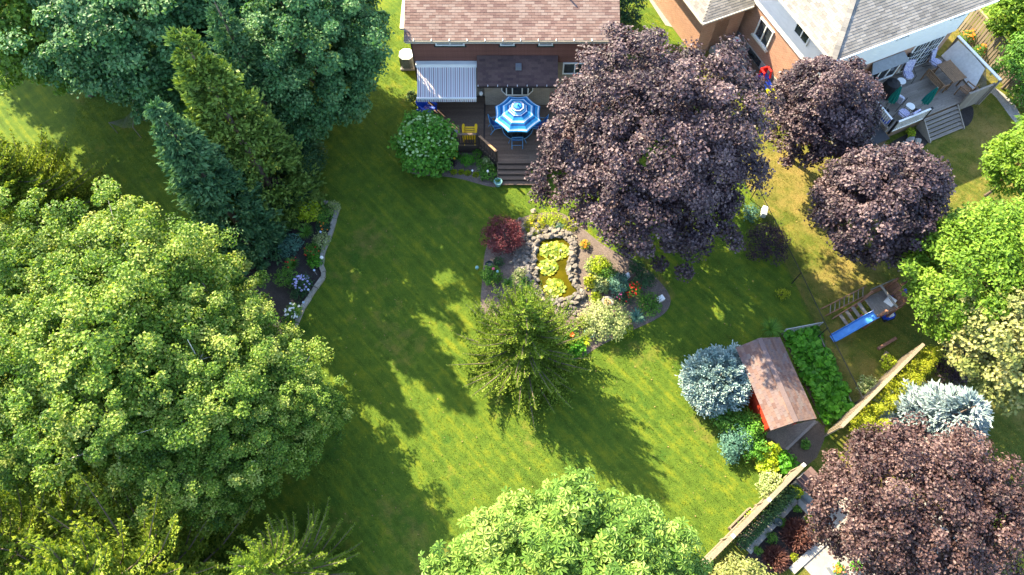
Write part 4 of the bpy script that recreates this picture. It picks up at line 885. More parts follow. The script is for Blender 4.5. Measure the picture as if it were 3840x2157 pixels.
m_.build('cloth', 'net_white', wn, True)
# furniture
def teak_bench(name, label, cat, loc, rz, wd):
    t = thing(name, label, cat, loc, rz)
    for k in range(5): MB().box((0, -.18+.10*k, .43), (wd, .085, .022)).build('seat_slat', 'teak', t)
    n = int(wd/.09)
    for k in range(n): MB().box((-wd/2+wd*(k+.5)/n, -.27, .68), (.045, .02, .40), M=Matrix.Rotation(R(10), 3, 'X')).build('back_slat', 'teak', t)
    MB().box((0, -.30, .89), (wd+.06, .03, .07)).build('top_rail', 'teak', t)
    for sx in (-1, 1):
        x = sx*(wd/2+.02)
        MB().box((x, -.27, .44), (.05, .05, .88)).build('leg', 'teak', t); MB().box((x, .25, .31), (.05, .05, .62)).build('leg', 'teak', t); MB().box((x, 0, .64), (.06, .58, .03)).build('armrest', 'teak', t)
    return t
t = thing('dining_table', 'brown wooden slatted dining table on the grey deck', 'table', N(32.35, 14.25, NZ), NR+R(90))
for k in range(9): MB().box((0, -.40+.10*k, .72), (1.35, .09, .025)).build('top_slat', 'teak', t)
for sx in (-1, 1):
    for sy in (-1, 1): MB().box((sx*.58, sy*.36, .35), (.07, .07, .70)).build('leg', 'teak', t)
    MB().box((sx*.66, 0, .722), (.05, .92, .03)).build('end_rail', 'teak', t)
teak_bench('garden_bench', 'brown wooden slatted bench in front of the dining table', 'bench', N(31.45, 14.2, NZ), NR+R(-90), 1.15)
teak_bench('wooden_armchair', 'brown wooden armchair near the right corner of the grey deck', 'chair', N(32.55, 13.05, NZ), NR+R(12), .55)
def cushion_chair(label, loc, rz, m, low=False):
    t = thing('cushioned_chair', label, 'chair', loc, rz, 'cushioned deck chairs')
    MB().prism(smooth_poly([(-.26, -.25), (.26, -.25), (.26, .28), (-.26, .28)], 1), .38, .47).build('seat_cushion', m, t)
    bk = MB().box((0, -.36, .75), (.5, .09, .66), M=Matrix.Rotation(R(20), 3, 'X')).build('back_cushion', m, t)
    for k in range(3): MB().box((0, -.305-.07*k, .56+.2*k), (.5, .012, .015), M=Matrix.Rotation(R(20), 3, 'X')).build('seam', 'black_metal', bk)
    for sx in (-1, 1):
        MB().tube([(sx*.29, .27, 0), (sx*.29, .24, .58), (sx*.29, -.3, .60), (sx*.29, -.46, 1.02)], .016, 6).build('frame', 'black_metal', t); MB().tube([(sx*.29, -.1, .38), (sx*.29, -.42, 0)], .016, 6).build('leg', 'black_metal', t)
cushion_chair('chair with blue patterned cushions beside the glass patio door', N(32.3, 15.25, NZ), NR+R(200), 'cushion')
cushion_chair('lilac cushioned chair against the brick wall beside the grill', N(30.35, 15.15, NZ), NR+R(160), 'cushion')
cushion_chair('grey striped cushioned chair between the two closed umbrellas', N(28.85, 14.0, NZ), NR+R(-70), 'cushion_stripe')
cushion_chair('lilac cushioned chair behind the white front railing', N(28.5, 13.1, NZ), NR+R(10), 'cushion')
def round_table(label, loc):
    t = thing('side_table', label, 'table', loc); MB().lathe((0, 0, .42), [(.23, 0), (.24, .015), (.23, .03)], 20).build('table_top', 'white_plastic', t)
    for i in range(3): a = R(120*i); MB().tube([(.1*math.cos(a), .1*math.sin(a), .42), (.2*math.cos(a), .2*math.sin(a), 0)], .014, 6).build('leg', 'white_plastic', t)
round_table('small round white table beside the grill', N(29.75, 14.95, NZ)); round_table('small round white table in the middle of the grey deck front', N(29.1, 13.35, NZ))
def closed_umbrella(label, foot, top):
    t = thing('closed_umbrella', label, 'umbrella', foot, 0, 'closed teal umbrellas'); d = Vector(top)-Vector(foot)
    MB().tube([(0, 0, 0), d], .02, 8).build('pole', 'grey_metal', t); MB().lathe((0, 0, 0), [(.2, 0), (.2, .05), (.04, .1)], 14).build('base', 'black_metal', t)
    cm = MB(); n = 16; o = 0; dn = d.normalized(); s1 = dn.cross(Vector((0, 1, 0))).normalized(); s2 = dn.cross(s1)
    for f, r in ((.42, .23), (.55, .22), (.8, .13), (.97, .05), (1.0, .015)):
        for j in range(n):
            q = 2*math.pi*j/n; rr = r*(1 if j % 2 else .62); cm.v.append(tuple(d*f+s1*(rr*math.cos(q))+s2*(rr*math.sin(q))))
    for i in range(4):
        for j in range(n): cm.f.append((i*n+j, i*n+(j+1) % n, (i+1)*n+(j+1) % n, (i+1)*n+j)); cm.m.append(0)
    cm.build('canopy', 'teal', t)
closed_umbrella('closed teal umbrella close to the purple tree and the hot tub', N(28.1, 13.85, NZ), N(27.7, 13.75, 3.0))
closed_umbrella('closed teal umbrella leaning beside the stairs and white railing', N(29.6, 13.1, NZ), N(29.35, 12.95, 3.0))
t = thing('grill', 'round grill under a black cover near the bay window', 'grill', N(28.75, 14.75, NZ), NR)
MB().lathe((0, 0, 0), [(.42, .05), (.45, .3), (.42, .7), (.36, .95), (.15, 1.08)], 16).build('cover', 'black_rubber', t)
for i in range(3): a = R(120*i+30); MB().tube([(.35*math.cos(a), .35*math.sin(a), .1), (.4*math.cos(a), .4*math.sin(a), 0)], .03, 6).build('leg', 'black_metal', t)
t = thing('watering_can', 'small turquoise watering can hanging by the grill', 'watering can', N(29.15, 14.55, NZ), NR)
MB().lathe((0, 0, 0), [(.10, 0), (.11, .2), (.07, .24)], 12).build('body', 'pale_teal', t); MB().tube([(.09, 0, .06), (.2, 0, .2), (.26, 0, .28)], [.02, .015, .025], 6).build('spout', 'pale_teal', t)
t = thing('lounge_cushion', 'deep blue cushion box standing behind the slatted railing', 'box', N(27.55, 13.45, NZ), NR)
MB().box((0, 0, .18), (.36, .7, .36)).build('body', 'toy_blue', t); MB().box((0, 0, .37), (.40, .74, .03)).build('lid', 'grey_wood', t)
# hot tub
ht_ = thing('hot_tub', 'hot tub with black two-part cover partly under the purple tree', 'hot tub', N(26.15, 13.05, 0), NR)
MB().box((0, 0, .47), (1.72, 1.62, .78)).build('body', 'brown_plastic', ht_)
for sx in (-1, 1): MB().prism(smooth_poly([(sx*.012, -.86), (sx*.91, -.86), (sx*.91, .86), (sx*.012, .86)], 0), .865, .965).build('cover_half', 'tub_cover', ht_)
MB().box((0, 0, .04), (2.5, 2.2, .08)).build('slab', 'concrete', ht_)
for k in range(3): MB().tube([(-.5+.22*k, -.5, .98), (-.38+.22*k, -.45+.1*(k % 2), .985)], .02, 6).build('toy', ('toy_red', 'petal_pink', 'white_plastic')[k], ht_)
t = thing('tub_steps', 'grey plastic steps in front of the hot tub slab', 'steps', N(26.2, 11.75, 0), NR)
MB().box((0, .14, .2), (.8, .28, .4)).build('upper_step', 'grey_paint', t); MB().box((0, -.16, .1), (.8, .3, .2)).build('lower_step', 'grey_paint', t)

# ------------------------------------------------------------------ stones under the deck, gravel strip
HULLS = {}
def hull(m, seed, flat=.6):
    k = (m, seed, flat)
    if k in HULLS: return HULLS[k]
    g = random.Random(seed); bm = bmesh.new()
    for _ in range(15):
        v = Vector((g.gauss(0, 1), g.gauss(0, 1), g.gauss(0, 1))).normalized()*g.uniform(.8, 1.1); bm.verts.new((v.x*.5, v.y*.5*g.uniform(.7, 1), v.z*.5*flat))
    r = bmesh.ops.convex_hull(bm, input=bm.verts); bmesh.ops.delete(bm, geom=[e for e in r['geom_interior'] if isinstance(e, bmesh.types.BMVert)], context='VERTS')
    me = bpy.data.meshes.new('stone'); bm.to_mesh(me); bm.free(); me.materials.append(MATS[m]); HULLS[k] = me; return me
def stone_at(p, s, m, parent, flat=.6, name='stone'):
    M = Matrix.Translation(p) @ Matrix.Rotation(random.random()*6.28, 4, 'Z') @ Matrix.Rotation(random.uniform(-.25, .25), 4, 'X') @ Matrix.Diagonal((s, s*random.uniform(.75, 1.2), s*random.uniform(.7, 1.1), 1))
    return link(name, hull(m, random.randrange(9), flat), parent, M)
for i, (x, y, s) in enumerate(((570, 1115, .55), (640, 1130, .5), (520, 1165, .45), (590, 1170, .42))):
    p = Z4(x, y, .15); tag(stone_at(p, s, 'stone_grey', None, .7, 'boulder'), ['largest grey boulder', 'rough grey boulder nearest the stair edge', 'leftmost pale grey boulder', 'lowest small grey boulder'][i]+' below the deck by the stairs', 'boulder', 'boulders under the deck')
bed('gravel_strip', [Z4(*p) for p in ((1280, 640), (1340, 560), (1560, 720), (1640, 850), (1684, 1000), (1600, 960), (1480, 800), (1380, 660))], .012, 'river_gravel')
bed('mulch_bed', [Z4(*p) for p in ((1040, 830), (1180, 760), (1190, 900), (1120, 1000), (1060, 960))], .012, 'dark_mulch')
bed('gravel_strip', [Z4(*p) for p in ((300, 1180), (560, 1040), (740, 1000), (760, 1140), (640, 1220), (420, 1260))], .012, 'dark_mulch')
# paved strip beside the wing
bed('side_path', [Z2(-60, -160), Z2(60, 0), Z2(170, 170), Z2(310, 210), Z2(300, 60), Z2(180, -160)], .012, 'paving', 0)
bed('bare_soil', [Z3(*p) for p in ((150, 600), (400, 560), (640, 950), (560, 1120), (300, 1150), (60, 900))], .012, 'soil')

# ------------------------------------------------------------------ fences
def board_fence(label, p, q, h, m, capm, wdt=.14, gap=.02, cap=.14, posts=2.4, side=1, capcap=None, h0=.05):
    t = thing('fence', label, 'fence', (0, 0, 0)); p = Vector((p[0], p[1], 0)); q = Vector((q[0], q[1], 0)); L = (q-p).length; d = (q-p)/L; nrm = Vector((-d.y, d.x, 0))*side; az = math.atan2(d.y, d.x)
    n = int(L/(wdt+gap)); xf = []
    me = unit_box('board', (wdt, .022, h-h0-.05), m)
    for i in range(n): xf.append(Matrix.Translation(p+d*(L*(i+.5)/n)+nrm*(.045+.004*random.random())+Vector((0, 0, (h+h0)/2-.03+.01*random.random()))) @ Matrix.Rotation(az+random.uniform(-.02, .02), 4, 'Z'))
    pieces('board', me, xf, t)
    MB().beam(p+Vector((0, 0, h)), q+Vector((0, 0, h)), cap, .04).build('cap_rail', capm, t)
    for z in (.35, h-.22): MB().beam(p+Vector((0, 0, z)), q+Vector((0, 0, z)), .04, .09).build('rail', m, t)
    k = int(L/posts)
    for i in range(k+1):
        c = p+d*(L*i/k); MB().box(c+Vector((0, 0, h/2)), (.09, .06, h-.05), az).build('post', m, t)
        if capcap: MB().box(c+Vector((0, 0, h+.05)), (.13, .13, .07), az).build('post_cap', capcap, t)
    return t
F0 = Vector((7.0, 1.1, 0)); FD = Vector((9.98, 8.39, 0)).normalized()
def fp(s): return F0+FD*s
board_fence('pale wooden fence with wide cap and white post caps along the patio corner', fp(0), fp(6.35), 1.75, 'fence_wood', 'fence_wood', .14, .015, .17, 1.95, -1, 'white_plastic')
board_fence('open-slatted wooden fence between the golden cedars and the vegetable garden', fp(8.8), fp(14.5), 1.75, 'fence_wood', 'fence_wood', .11, .10, .14, 2.4, 1)
board_fence('tall weathered board fence at the right edge beyond the grey deck', (25.7, 32.5), (27.85, 26.0), 1.75, 'fence_wood', 'fence_wood', .14, .06, .12, 2.4, -1)
board_fence('lower run of the weathered board fence beside the gravel strip', (27.9, 25.85), (29.6, 22.2), 1.5, 'fence_wood', 'fence_wood', .14, .05, .12, 2.2, -1)
# black chain-link fence
cl = thing('chain_link_fence', 'black chain-link fence with slim posts running past the play set', 'fence', (0, 0, 0))
pts = [Vector((12.3, 19.0, 0)), Vector((12.95, 16.6, 0)), Vector((13.6, 14.2, 0)), Vector((14.3, 11.4, 0)), Vector((15.2, 8.15, 0))]
for q in pts: MB().tube([q, q+Vector((0, 0, 1.25))], .025, 6).build('post', 'black_metal', cl)
wr = MB()
for a, b_ in zip(pts[:-1], pts[1:]):
    MB().tube([a+Vector((0, 0, 1.2)), b_+Vector((0, 0, 1.2))], .02, 6).build('top_rail', 'black_metal', cl)
    L = (b_-a).length; d = (b_-a)/L; n = int(L/.14)
    for i in range(n):
        for sg in (0, 1):
            z0, z1 = (.05, 1.18) if sg else (1.18, .05); x1 = min(L, L*i/n+1.13); f = (x1-L*i/n)/1.13
            if f > .05: wr.beam(a+d*(L*i/n)+Vector((0, 0, z0)), a+d*x1+Vector((0, 0, z0+(z1-z0)*f)), .004, .004)
o = wr.build('wire_mesh', 'black_metal', cl); o['kind'] = 'stuff'

# ------------------------------------------------------------------ garden shed and vegetable bed
SR = R(14.5)
shed = thing('garden_shed', 'red garden shed with reddish shingle roof beside the blue globe spruce', 'shed', (11.26, 8.66, 0), SR)
MB().box((.06, 0, .9), (1.62, 3.3, 1.8)).build('wall', 'shed_red', shed)
for sy in (-1, 1): MB().add([(-.74, sy*1.649, 1.8), (.86, sy*1.649, 1.8), (.86, sy*1.649, 1.82), (-.12, sy*1.649, 2.26), (-.74, sy*1.649, 1.92)], [(0, 1, 2, 3, 4)]).build('gable', 'shed_red', shed)
for k in range(12): MB().box((-.761, -1.51+.275*k, .9), (.02, .262, 1.78)).build('wall_board', 'shed_red', shed)
sz, rzz, rx = 1.90, 2.42, -.14
rl = MB().slab([(-1.03, -1.86, sz), (-1.03, 1.86, sz), (rx, 1.86, rzz), (rx, -1.86, rzz)], .06).build('roof', 'roof_deck', shed)
rr_ = MB().slab([(1.03, -1.86, sz-.12), (1.03, 1.86, sz-.12), (rx+.002, 1.86, rzz), (rx+.002, -1.86, rzz)], .06).build('roof', 'roof_deck', shed)
sm2 = unit_box('shingle_shed', (.24, .18, .014), 'roof_shed')
v1 = Vector((rx+1.03, 0, rzz-sz)); v2 = Vector((rx-1.03, 0, rzz-sz+.12))
pieces('shingle', sm2, shingles((-1.04, 1.88, sz), (0, -1, 0), v1, 7, .24, v1.length/7, lambda s: (0, 3.76)), rl, 'shingles', 150)
pieces('shingle', sm2, shingles((1.04, -1.88, sz-.12), (0, 1, 0), v2, 9, .24, v2.length/9, lambda s: (0, 3.76)), rr_, 'shingles', 150)
MB().beam((rx, -1.88, rzz+.02), (rx, 1.88, rzz+.02), .22, .02).build('ridge_cap', 'roof_shed', shed)
MB().beam((-1.0, -1.88, sz-.06), (rx, -1.88, rzz-.06), .03, .12).build('barge_board', 'black_metal', shed); MB().beam((1.0, -1.88, sz-.17), (rx, -1.88, rzz-.06), .03, .12).build('barge_board', 'black_metal', shed)
MB().box((.05, -1.66, .88), (1.1, .03, 1.7)).build('door', 'grey_wood', shed)
bed('gravel_pad', [Z6(*p) for p in ((700, 1110), (1190, 980), (1230, 1010), (905, 1300), (730, 1180))], .008, 'gravel', 0)
bed('bare_soil', [Z6(*p) for p in ((1190, 960), (1330, 1090), (1180, 1447), (905, 1447), (900, 1290))], .006, 'soil', 1)
bed('bare_soil', [Z6(*p) for p in ((700, 1180), (760, 1160), (910, 1300), (930, 1430), (800, 1420))], .009, 'soil', 1)
o = tag(MB().beam(Z6(910, 1285, .07), Z6(1200, 1005, .07), .12, .13).build('garden_timber', 'grey_wood'), 'grey timber edging the gravel pad below the shed', 'timber')
veg_poly = [Z6(870, 140), Z6(1210, 80), Z6(1560, 850), Z6(1290, 1060)]
bed('vegetable_bed', veg_poly, .010, 'soil', 0)
vt = thing('vegetable_patch', 'dense bright green leafy vegetable patch right of the shed', 'vegetables', (0, 0, 0))
g = np.random.default_rng(4); n = 5200; xs = g.uniform(11.5, 15.5, n); ys = g.uniform(7, 12, n); k = in_poly(xs, ys, [tuple(p) for p in veg_poly]); xs, ys = xs[k], ys[k]
hn = .22+.18*np.sin(xs*3.1+1)*np.sin(ys*2.7)+.15*np.sin(xs*7)*np.cos(ys*6); pos = np.c_[xs, ys, np.clip(hn+g.uniform(-.12, .12, len(xs)), .05, .75)]
link('foliage', leafmesh('foliage', pos, g.normal(size=(len(xs), 3))*.5+np.array([0, 0, 1]), g.uniform(.12, .27, len(xs)), 'round', g.normal(.5, .25, len(xs)), 'lf_veg'), vt)
mb = MB()
for i in range(0, len(pos), 40): mb.tube([(pos[i][0], pos[i][1], 0), tuple(pos[i])], .01, 4)
o = mb.build('stems', 'lf_green', vt); o['kind'] = 'stuff'
ed = thing('bed_edging', 'weathered timber boards edging the vegetable patch along the chain-link fence', 'edging', (0, 0, 0))
for a, b_ in (((1210, 80), (1290, 270)), ((1320, 350), (1450, 600)), ((1460, 620), (1575, 860))): MB().beam(Z6(*a, .1), Z6(*b_, .1), .05, .2).build('board', 'grey_wood', ed)
gd = thing('garden_gate', 'low wire panel in a pale frame at the top of the vegetable patch', 'panel', (0, 0, 0))
ga, gb = Z6(872, 140, 0), Z6(1225, 72, 0)
for z in (.05, .62): MB().beam(ga+Vector((0, 0, z)), gb+Vector((0, 0, z)), .03, .03).build('rail', 'grey_metal', gd)
for f in (0, .5, 1): MB().box(ga+(gb-ga)*f+Vector((0, 0, .32)), (.04, .04, .64)).build('post', 'grey_metal', gd)
mb = MB()
for i in range(1, 26): mb.beam(ga+(gb-ga)*(i/26)+Vector((0, 0, .06)), ga+(gb-ga)*(i/26)+Vector((0, 0, .6)), .006, .006)
for i in range(1, 6): mb.beam(ga+Vector((0, 0, .1*i)), gb+Vector((0, 0, .1*i)), .006, .006)
o = mb.build('wire_mesh', 'grey_metal', gd); o['kind'] = 'stuff'

# ------------------------------------------------------------------ play set
pl = thing('play_set', 'wooden play tower with a bright blue slide beside the chain-link fence', 'play set', (16.9, 12.55, 0), R(24))
for sx in (-.58, .58):
    for sy in (-.5, .5): MB().box((sx, sy, 1.1 if sx < 0 else 1.3), (.09, .09, 2.2 if sx < 0 else 2.6)).build('post', 'play_wood', pl)
for k in range(9): MB().box((-.53+.133*k, 0, 1.38), (.12, 1.04, .03)).build('platform_board', 'grey_wood', pl)
for k in range(7): MB().box((.64, -.48+.16*k, 1.85), (.022, .145, .95)).build('wall_board', 'play_wood', pl)
for k in range(7): MB().box((-.50+.16*k, .56, 1.75), (.145, .022, .75)).build('wall_board', 'play_wood', pl)
for z in (1.6, 2.2): MB().beam((-.6, -.56, z), (.6, -.56, z), .04, .09).build('rail', 'play_wood', pl)
MB().beam((-.6, .6, 2.2), (.7, .6, 2.2), .04, .09).build('rail', 'grey_wood', pl); MB().beam((-.1, -.6, 2.25), (-.1, .6, 2.25), .06, .09).build('rail', 'grey_wood', pl)
sd = MB(); prof = [(-.62, 1.42), (-.9, 1.25), (-1.5, .72), (-2.05, .25), (-2.35, .16)]
for i, (x, z) in enumerate(prof):
    for yy, zz in ((-.62, .13), (-.60, .14), (-.57, 0), (-.25, 0), (-.22, .14), (-.20, .13)): sd.v.append((x, yy+.05, z+zz))
for i in range(len(prof)-1):
    for j in range(5): sd.f.append((i*6+j, i*6+j+1, (i+1)*6+j+1, (i+1)*6+j)); sd.m.append(0)
sd.build('slide', 'slide_blue', pl)
for k in range(4): MB().box((-.78-.2*k, .16, 1.15-.27*k), (.16, .62, .035)).build('climbing_step', 'grey_wood', pl)
for sy in (-.18, .5): MB().beam((-.6, sy, 1.38), (-1.65, sy, .02), .04, .10).build('step_side', 'play_wood', pl)
for k in range(8): MB().beam((-.55-.16*k, .62+.02*k, 1.35-.165*k), (-.25-.16*k, 1.0+.02*k, 1.35-.165*k), .03, .03).build('ladder_rung', 'grey_wood', pl)
for q in ((.62, 0), (1.0, 0)): pass
for sy in (.62, 1.0): MB().beam((-.4+(.0 if sy < .8 else .3)*1, sy, 1.38), (-1.85, sy+.14, .02), .04, .07).build('ladder_side', 'play_wood', pl)
MB().beam((.6, .2, 2.5), (2.6, .2, 2.5), .09, .14).build('swing_beam', 'play_wood', pl)
for sy in (-.9, 1.3): MB().beam((2.5, .2, 2.45), (2.8, sy, .02), .08, .08).build('swing_leg', 'grey_wood', pl)
for k in range(2):
    x = 1.2+.75*k
    for sx in (-.2, .2): MB().tube([(x+sx, .2, 2.42), (x+sx, .2, .52)], .008, 5).build('chain', 'grey_metal', pl)
    MB().box((x, .2, .5), (.46, .2, .03)).build('swing_seat', 'toy_blue', pl)
MB().box((.35, -.1, 1.52), (.3, .4, .25), .4).build('sand_toy', 'white_plastic', pl); MB().box((-.72, -.1, .55), (.28, .2, .12), .4).build('pink_seat', 'toy_pink', pl)
t = thing('toy_cart', 'small blue plastic ride-on lying beside the play tower', 'toy', Z5(1200, 850, .2), .3)
MB().prism(smooth_poly([(-.28, -.18), (.28, -.18), (.28, .18), (-.28, .18)], 1), -.1, .12).build('body', 'toy_blue', t); MB().box((0, 0, .2), (.2, .24, .18)).build('seat', 'white_plastic', t)
for sx in (-.2, .2): MB().tube([(sx, -.2, -.1), (sx, .2, -.1)], .09, 10).build('wheel', 'black_rubber', t)
for i, (a, b_) in enumerate((((1060, 1295), (1300, 1150)), ((1110, 1447), (1180, 1345)))):
    tag(MB().beam(Z5(*a, .08), Z5(*b_, .08), .14, .12).build('timber', ('play_wood', 'fence_wood')[i]), ('reddish timber lying on the dry grass below the play set', 'pale plank lying against the slatted fence end')[i], 'timber')

# ------------------------------------------------------------------ pond
W_ = [(700, 415), (780, 395), (860, 400), (905, 440), (915, 520), (895, 580), (880, 640), (900, 710), (935, 770), (972, 800), (960, 840), (890, 870), (790, 878), (700, 870), (650, 820), (655, 740), (650, 660), (640, 560), (660, 450)]
water = bed('pond_water', [ZP(*p) for p in W_], .05, 'pond_water', 1)
wp = smooth_poly([ZP(*p) for p in W_], 1)
rb = thing('rock_border', 'ring of grey and tan rocks around the lily pond', 'rocks', (0, 0, 0))
wc = sum(wp, Vector())/len(wp); random.seed(5); spots = []
for ring, (lo, hi, s0, s1, nst) in enumerate(((.0, .12, .26, .40, 84), (.20, .44, .22, .40, 100), (.44, .90, .18, .34, 116))):
    for i in range(nst):
        f = (i+random.random()*.7)/nst*len(wp); a = wp[int(f) % len(wp)]; b_ = wp[(int(f)+1) % len(wp)]; p = a+(b_-a)*(f % 1); d = (p-wc).normalized()
        wide = 1.0
        if d.x < -.3: wide = 2.1
        if d.x > .5 and ring == 2: wide = .7
        if ring == 2 and d.x > .35: p, d, wide = p+Vector((-1.3, -.2, 0)), Vector((-1, .2, 0)), 1.0
        q = p+d*(random.uniform(lo, hi)*wide); spots.append((q, random.uniform(s0, s1), ring))
rub = [wc+(q-wc)*(1.75 if q.x < wc.x else 1.45)+Vector((-.35 if q.x < wc.x else 0, -.1, 0)) for q in wp]
bed('stone_rubble', rub, .010, 'gravel', 0)
g = np.random.default_rng(9); pebs = []
while len(pebs) < 1500:
    x, y = g.uniform(-.5, 4.6), g.uniform(11.5, 18.5)
    if in_poly(np.array([x]), np.array([y]), [(q.x, q.y) for q in rub])[0] and not in_poly(np.array([x]), np.array([y]), [(q.x, q.y) for q in wp])[0]:
        s_ = g.uniform(.06, .2); pebs.append(Matrix.Translation((x, y, .03+s_*.12)) @ Matrix.Rotation(g.uniform(0, 6.28), 4, 'Z') @ Matrix.Rotation(g.uniform(-.4, .4), 4, 'X') @ Matrix.Diagonal((s_, s_*g.uniform(.6, 1.1), s_*.8, 1)))
pieces('rubble', hull('pond_stone', 3, .6), pebs, rb, 'rubble', 0)
spots.sort(key=lambda s: s[2])
for q, s, ring in spots:
    z = (.13, .16, .09)[ring]+random.uniform(-.02, .05); stone_at(Vector((q.x, q.y, z)), s, 'pond_stone', rb, .7)
mb = MB()
def lily(label, cx, cy, rx, ry, n, seed):
    g = random.Random(seed); c = ZP(cx, cy, .06); t = thing('water_lily', label, 'water lily', c, 0, 'water lilies in the pond'); sc_ = .4839/FPX*31.5
    me = MB(); pts_ = [(0, 0, 0)]+[(.5*math.cos(R(18+36*k*.9)), .5*math.sin(R(18+36*k*.9)), .02*(k % 3)) for k in range(11)]
    me.add(pts_, [(0, k, k+1) for k in range(1, 11)]); me = me.mesh('pad'); me.materials.append(MATS['lily_pad'])
    for i in range(n):
        a = g.uniform(0, 6.283); r = math.sqrt((i+.5)/n); x, y = r*rx*sc_*math.cos(a*1)+0, 0
        a = i*2.39996+g.uniform(-.2, .2); x, y = r*rx*sc_*math.cos(a), r*ry*sc_*math.sin(a)
        M = Matrix.Translation((x, y, .02+.13*(1-r)*g.random()+.02*g.random())) @ Matrix.Rotation(g.uniform(0, 6.28), 4, 'Z') @ Matrix.Rotation(g.uniform(-.35, .35), 4, 'X') @ Matrix.Scale(g.uniform(.13, .22), 4)
        link('lily_pad', me, t, M)
lily('largest clump of yellow-green lily pads at the top of the pond', 785, 498, 125, 82, 105, 1)
lily('lily pad clump in the middle left of the pond', 735, 625, 78, 72, 60, 2)
lily('lily pad clump at the lower end of the pond', 785, 785, 85, 80, 62, 3)
# edging stones along the lawn side
def stone_row(label, pts, s, m, step, name='edging', flat=.5, kind='pale_stone', wide=1.0):
    t = thing(name, label, 'edging', (0, 0, 0)); 
    for a, b_ in zip(pts[:-1], pts[1:]):
        L = (b_-a).length; n = max(1, int(L/step)); d = (b_-a)/L
        for i in range(n):
            c = a+d*(L*(i+.5)/n); MB().box(c+Vector((random.uniform(-.015, .015), random.uniform(-.015, .015), .07+random.uniform(-.015, .02))), (L/n*.96, s*random.uniform(.85, 1.1), .15), math.atan2(d.y, d.x)+random.uniform(-.06, .06)).build('stone', kind, t)
    return t
stone_row('row of pale flat stones edging the left flower bed along the lawn', [ZL(*p) for p in ((540, 122), (660, 150), (775, 185), (740, 300), (690, 460), (645, 570), (628, 640), (620, 720), (640, 780), (635, 830), (570, 920), (510, 1010), (450, 1105), (400, 1230), (320, 1350), (270, 1430))], .22, 'pale_stone', .42)

# ------------------------------------------------------------------ patio corner (bottom right)
ZR = zoom(2500, 1000, .7995)
bed('garden_bed', [Z7(*p) for p in ((480, 1190), (1010, 610), (1380, 990), (1280, 1060), (970, 1370), (600, 1447), (300, 1447))], .012, 'dark_mulch', 0)
strip = [Z7(*p) for p in ((460, 1170), (1000, 570), (1180, 330), (1000, 330), (330, 1100))]
bed('garden_bed', strip, .010, 'dark_mulch', 0)
def curb(label, a, b_, w_, n):
    t = thing('concrete_edging', label, 'edging', (0, 0, 0)); a = Z7(*a); b_ = Z7(*b_); d = (b_-a)/n
    for i in range(n): MB().beam(a+d*(i+.008)+Vector((0, 0, .05)), a+d*(i+.992)+Vector((0, 0, .05)), w_, .09).build('block', 'concrete', t)
curb('grey concrete edging along the cedar hedge and patio bed', (470, 1180), (1010, 590), .26, 5)
curb('concrete edging between the dark patio bed and the paving', (1030, 600), (1390, 990), .24, 4)
curb('concrete edging on the lower side of the dark patio bed', (960, 1400), (1380, 1010), .30, 4)
patio_poly = [Z7(*p) for p in ((1040, 590), (1400, 990), (1080, 1330), (1320, 1447), (1500, 1560), (2900, 1900), (3200, 1300), (2300, 600), (1300, 420))]
o = bed('patio', patio_poly, .014, 'paving', 0)
pv = MB(); xs0 = Z7(1080, 1330); du = (Z7(1400, 1010)-Z7(1080, 1330)); du = Vector((du.x, du.y, 0)).normalized(); dv = Vector((du.y, -du.x, 0))
slabs = []; pp = [tuple(q) for q in patio_poly]
for i in range(-3, 8):
    for j in range(-3, 12):
        c = xs0+du*(1.22*i+.6)+dv*(1.22*j+.6)
        if in_poly(np.array([c.x]), np.array([c.y]), pp)[0]: slabs.append(Matrix.Translation((c.x, c.y, .022)) @ Matrix.Rotation(math.atan2(du.y, du.x), 4, 'Z'))
pieces('paving_slab', unit_box('paving_slab', (1.205, 1.205, .03), 'paving'), slabs, o)
bx = thing('storage_box', 'grey storage box with brown shingled lid beside the fence end', 'storage box', Z7(1130, 470, 0), R(40))
MB().box((0, 0, .42), (.8, 1.1, .84)).build('body', 'grey_paint', bx)
lid = MB().slab([(-.46, -.62, .92), (.46, -.62, .92), (.46, .62, 1.0), (-.46, .62, 1.0)], .05).build('lid', 'roof_brown', bx)
for i in range(4):
    for j in range(4): MB().box((-.345+.23*j, -.46+.31*i, .952+.02*i), (.22, .30, .02), M=Matrix.Rotation(R(3.7), 3, 'X')).build('shingle', 'roof_brown', lid)
pb = thing('planter_box', 'wooden planter box with plants against the lawn side of the fence', 'planter', Z7(400, 850, 0), R(40))
for sx in (-1, 1): MB().box((sx*.62, 0, .16), (.04, .46, .32)).build('board', 'fence_wood', pb); MB().box((0, sx*.22, .16), (1.2, .04, .32)).build('board', 'fence_wood', pb)
for k in range(3): MB().box((.05, -.29-.06*k, .55+.1*k), (1.2, .03, .07)).build('trellis_bar', 'fence_wood', pb)
for sx in (-.55, .6): MB().box((sx, -.27, .45), (.05, .05, .9)).build('trellis_post', 'fence_wood', pb)
MB().box((0, 0, .14), (1.18, .4, .24)).build('earth', 'soil', pb)
for k, mm in enumerate(('lf_green', 'lf_lime')): foliage('plant', np.array([[-.25+.55*k, .02, .34], [-.15+.55*k, -.05, .4]]), .2, 45, .12, 'rhomb', mm, 20+k, parent=pb)
pt = thing('flower_planter', 'square grey planter with orange flowers on the paving', 'planter', Z7(1450, 1390, 0), .5)
MB().box((0, 0, .2), (.5, .5, .4)).build('box', 'grey_paint', pt); foliage('plant', np.array([[0, 0, .45], [.12, .1, .45], [-.12, -.1, .46], [.1, -.12, .44]]), .18, 40, .1, 'rhomb', 'lf_green', 31, parent=pt); flower_heads(pt, 'petal_orange', .26, .6, 22, .05, 3)
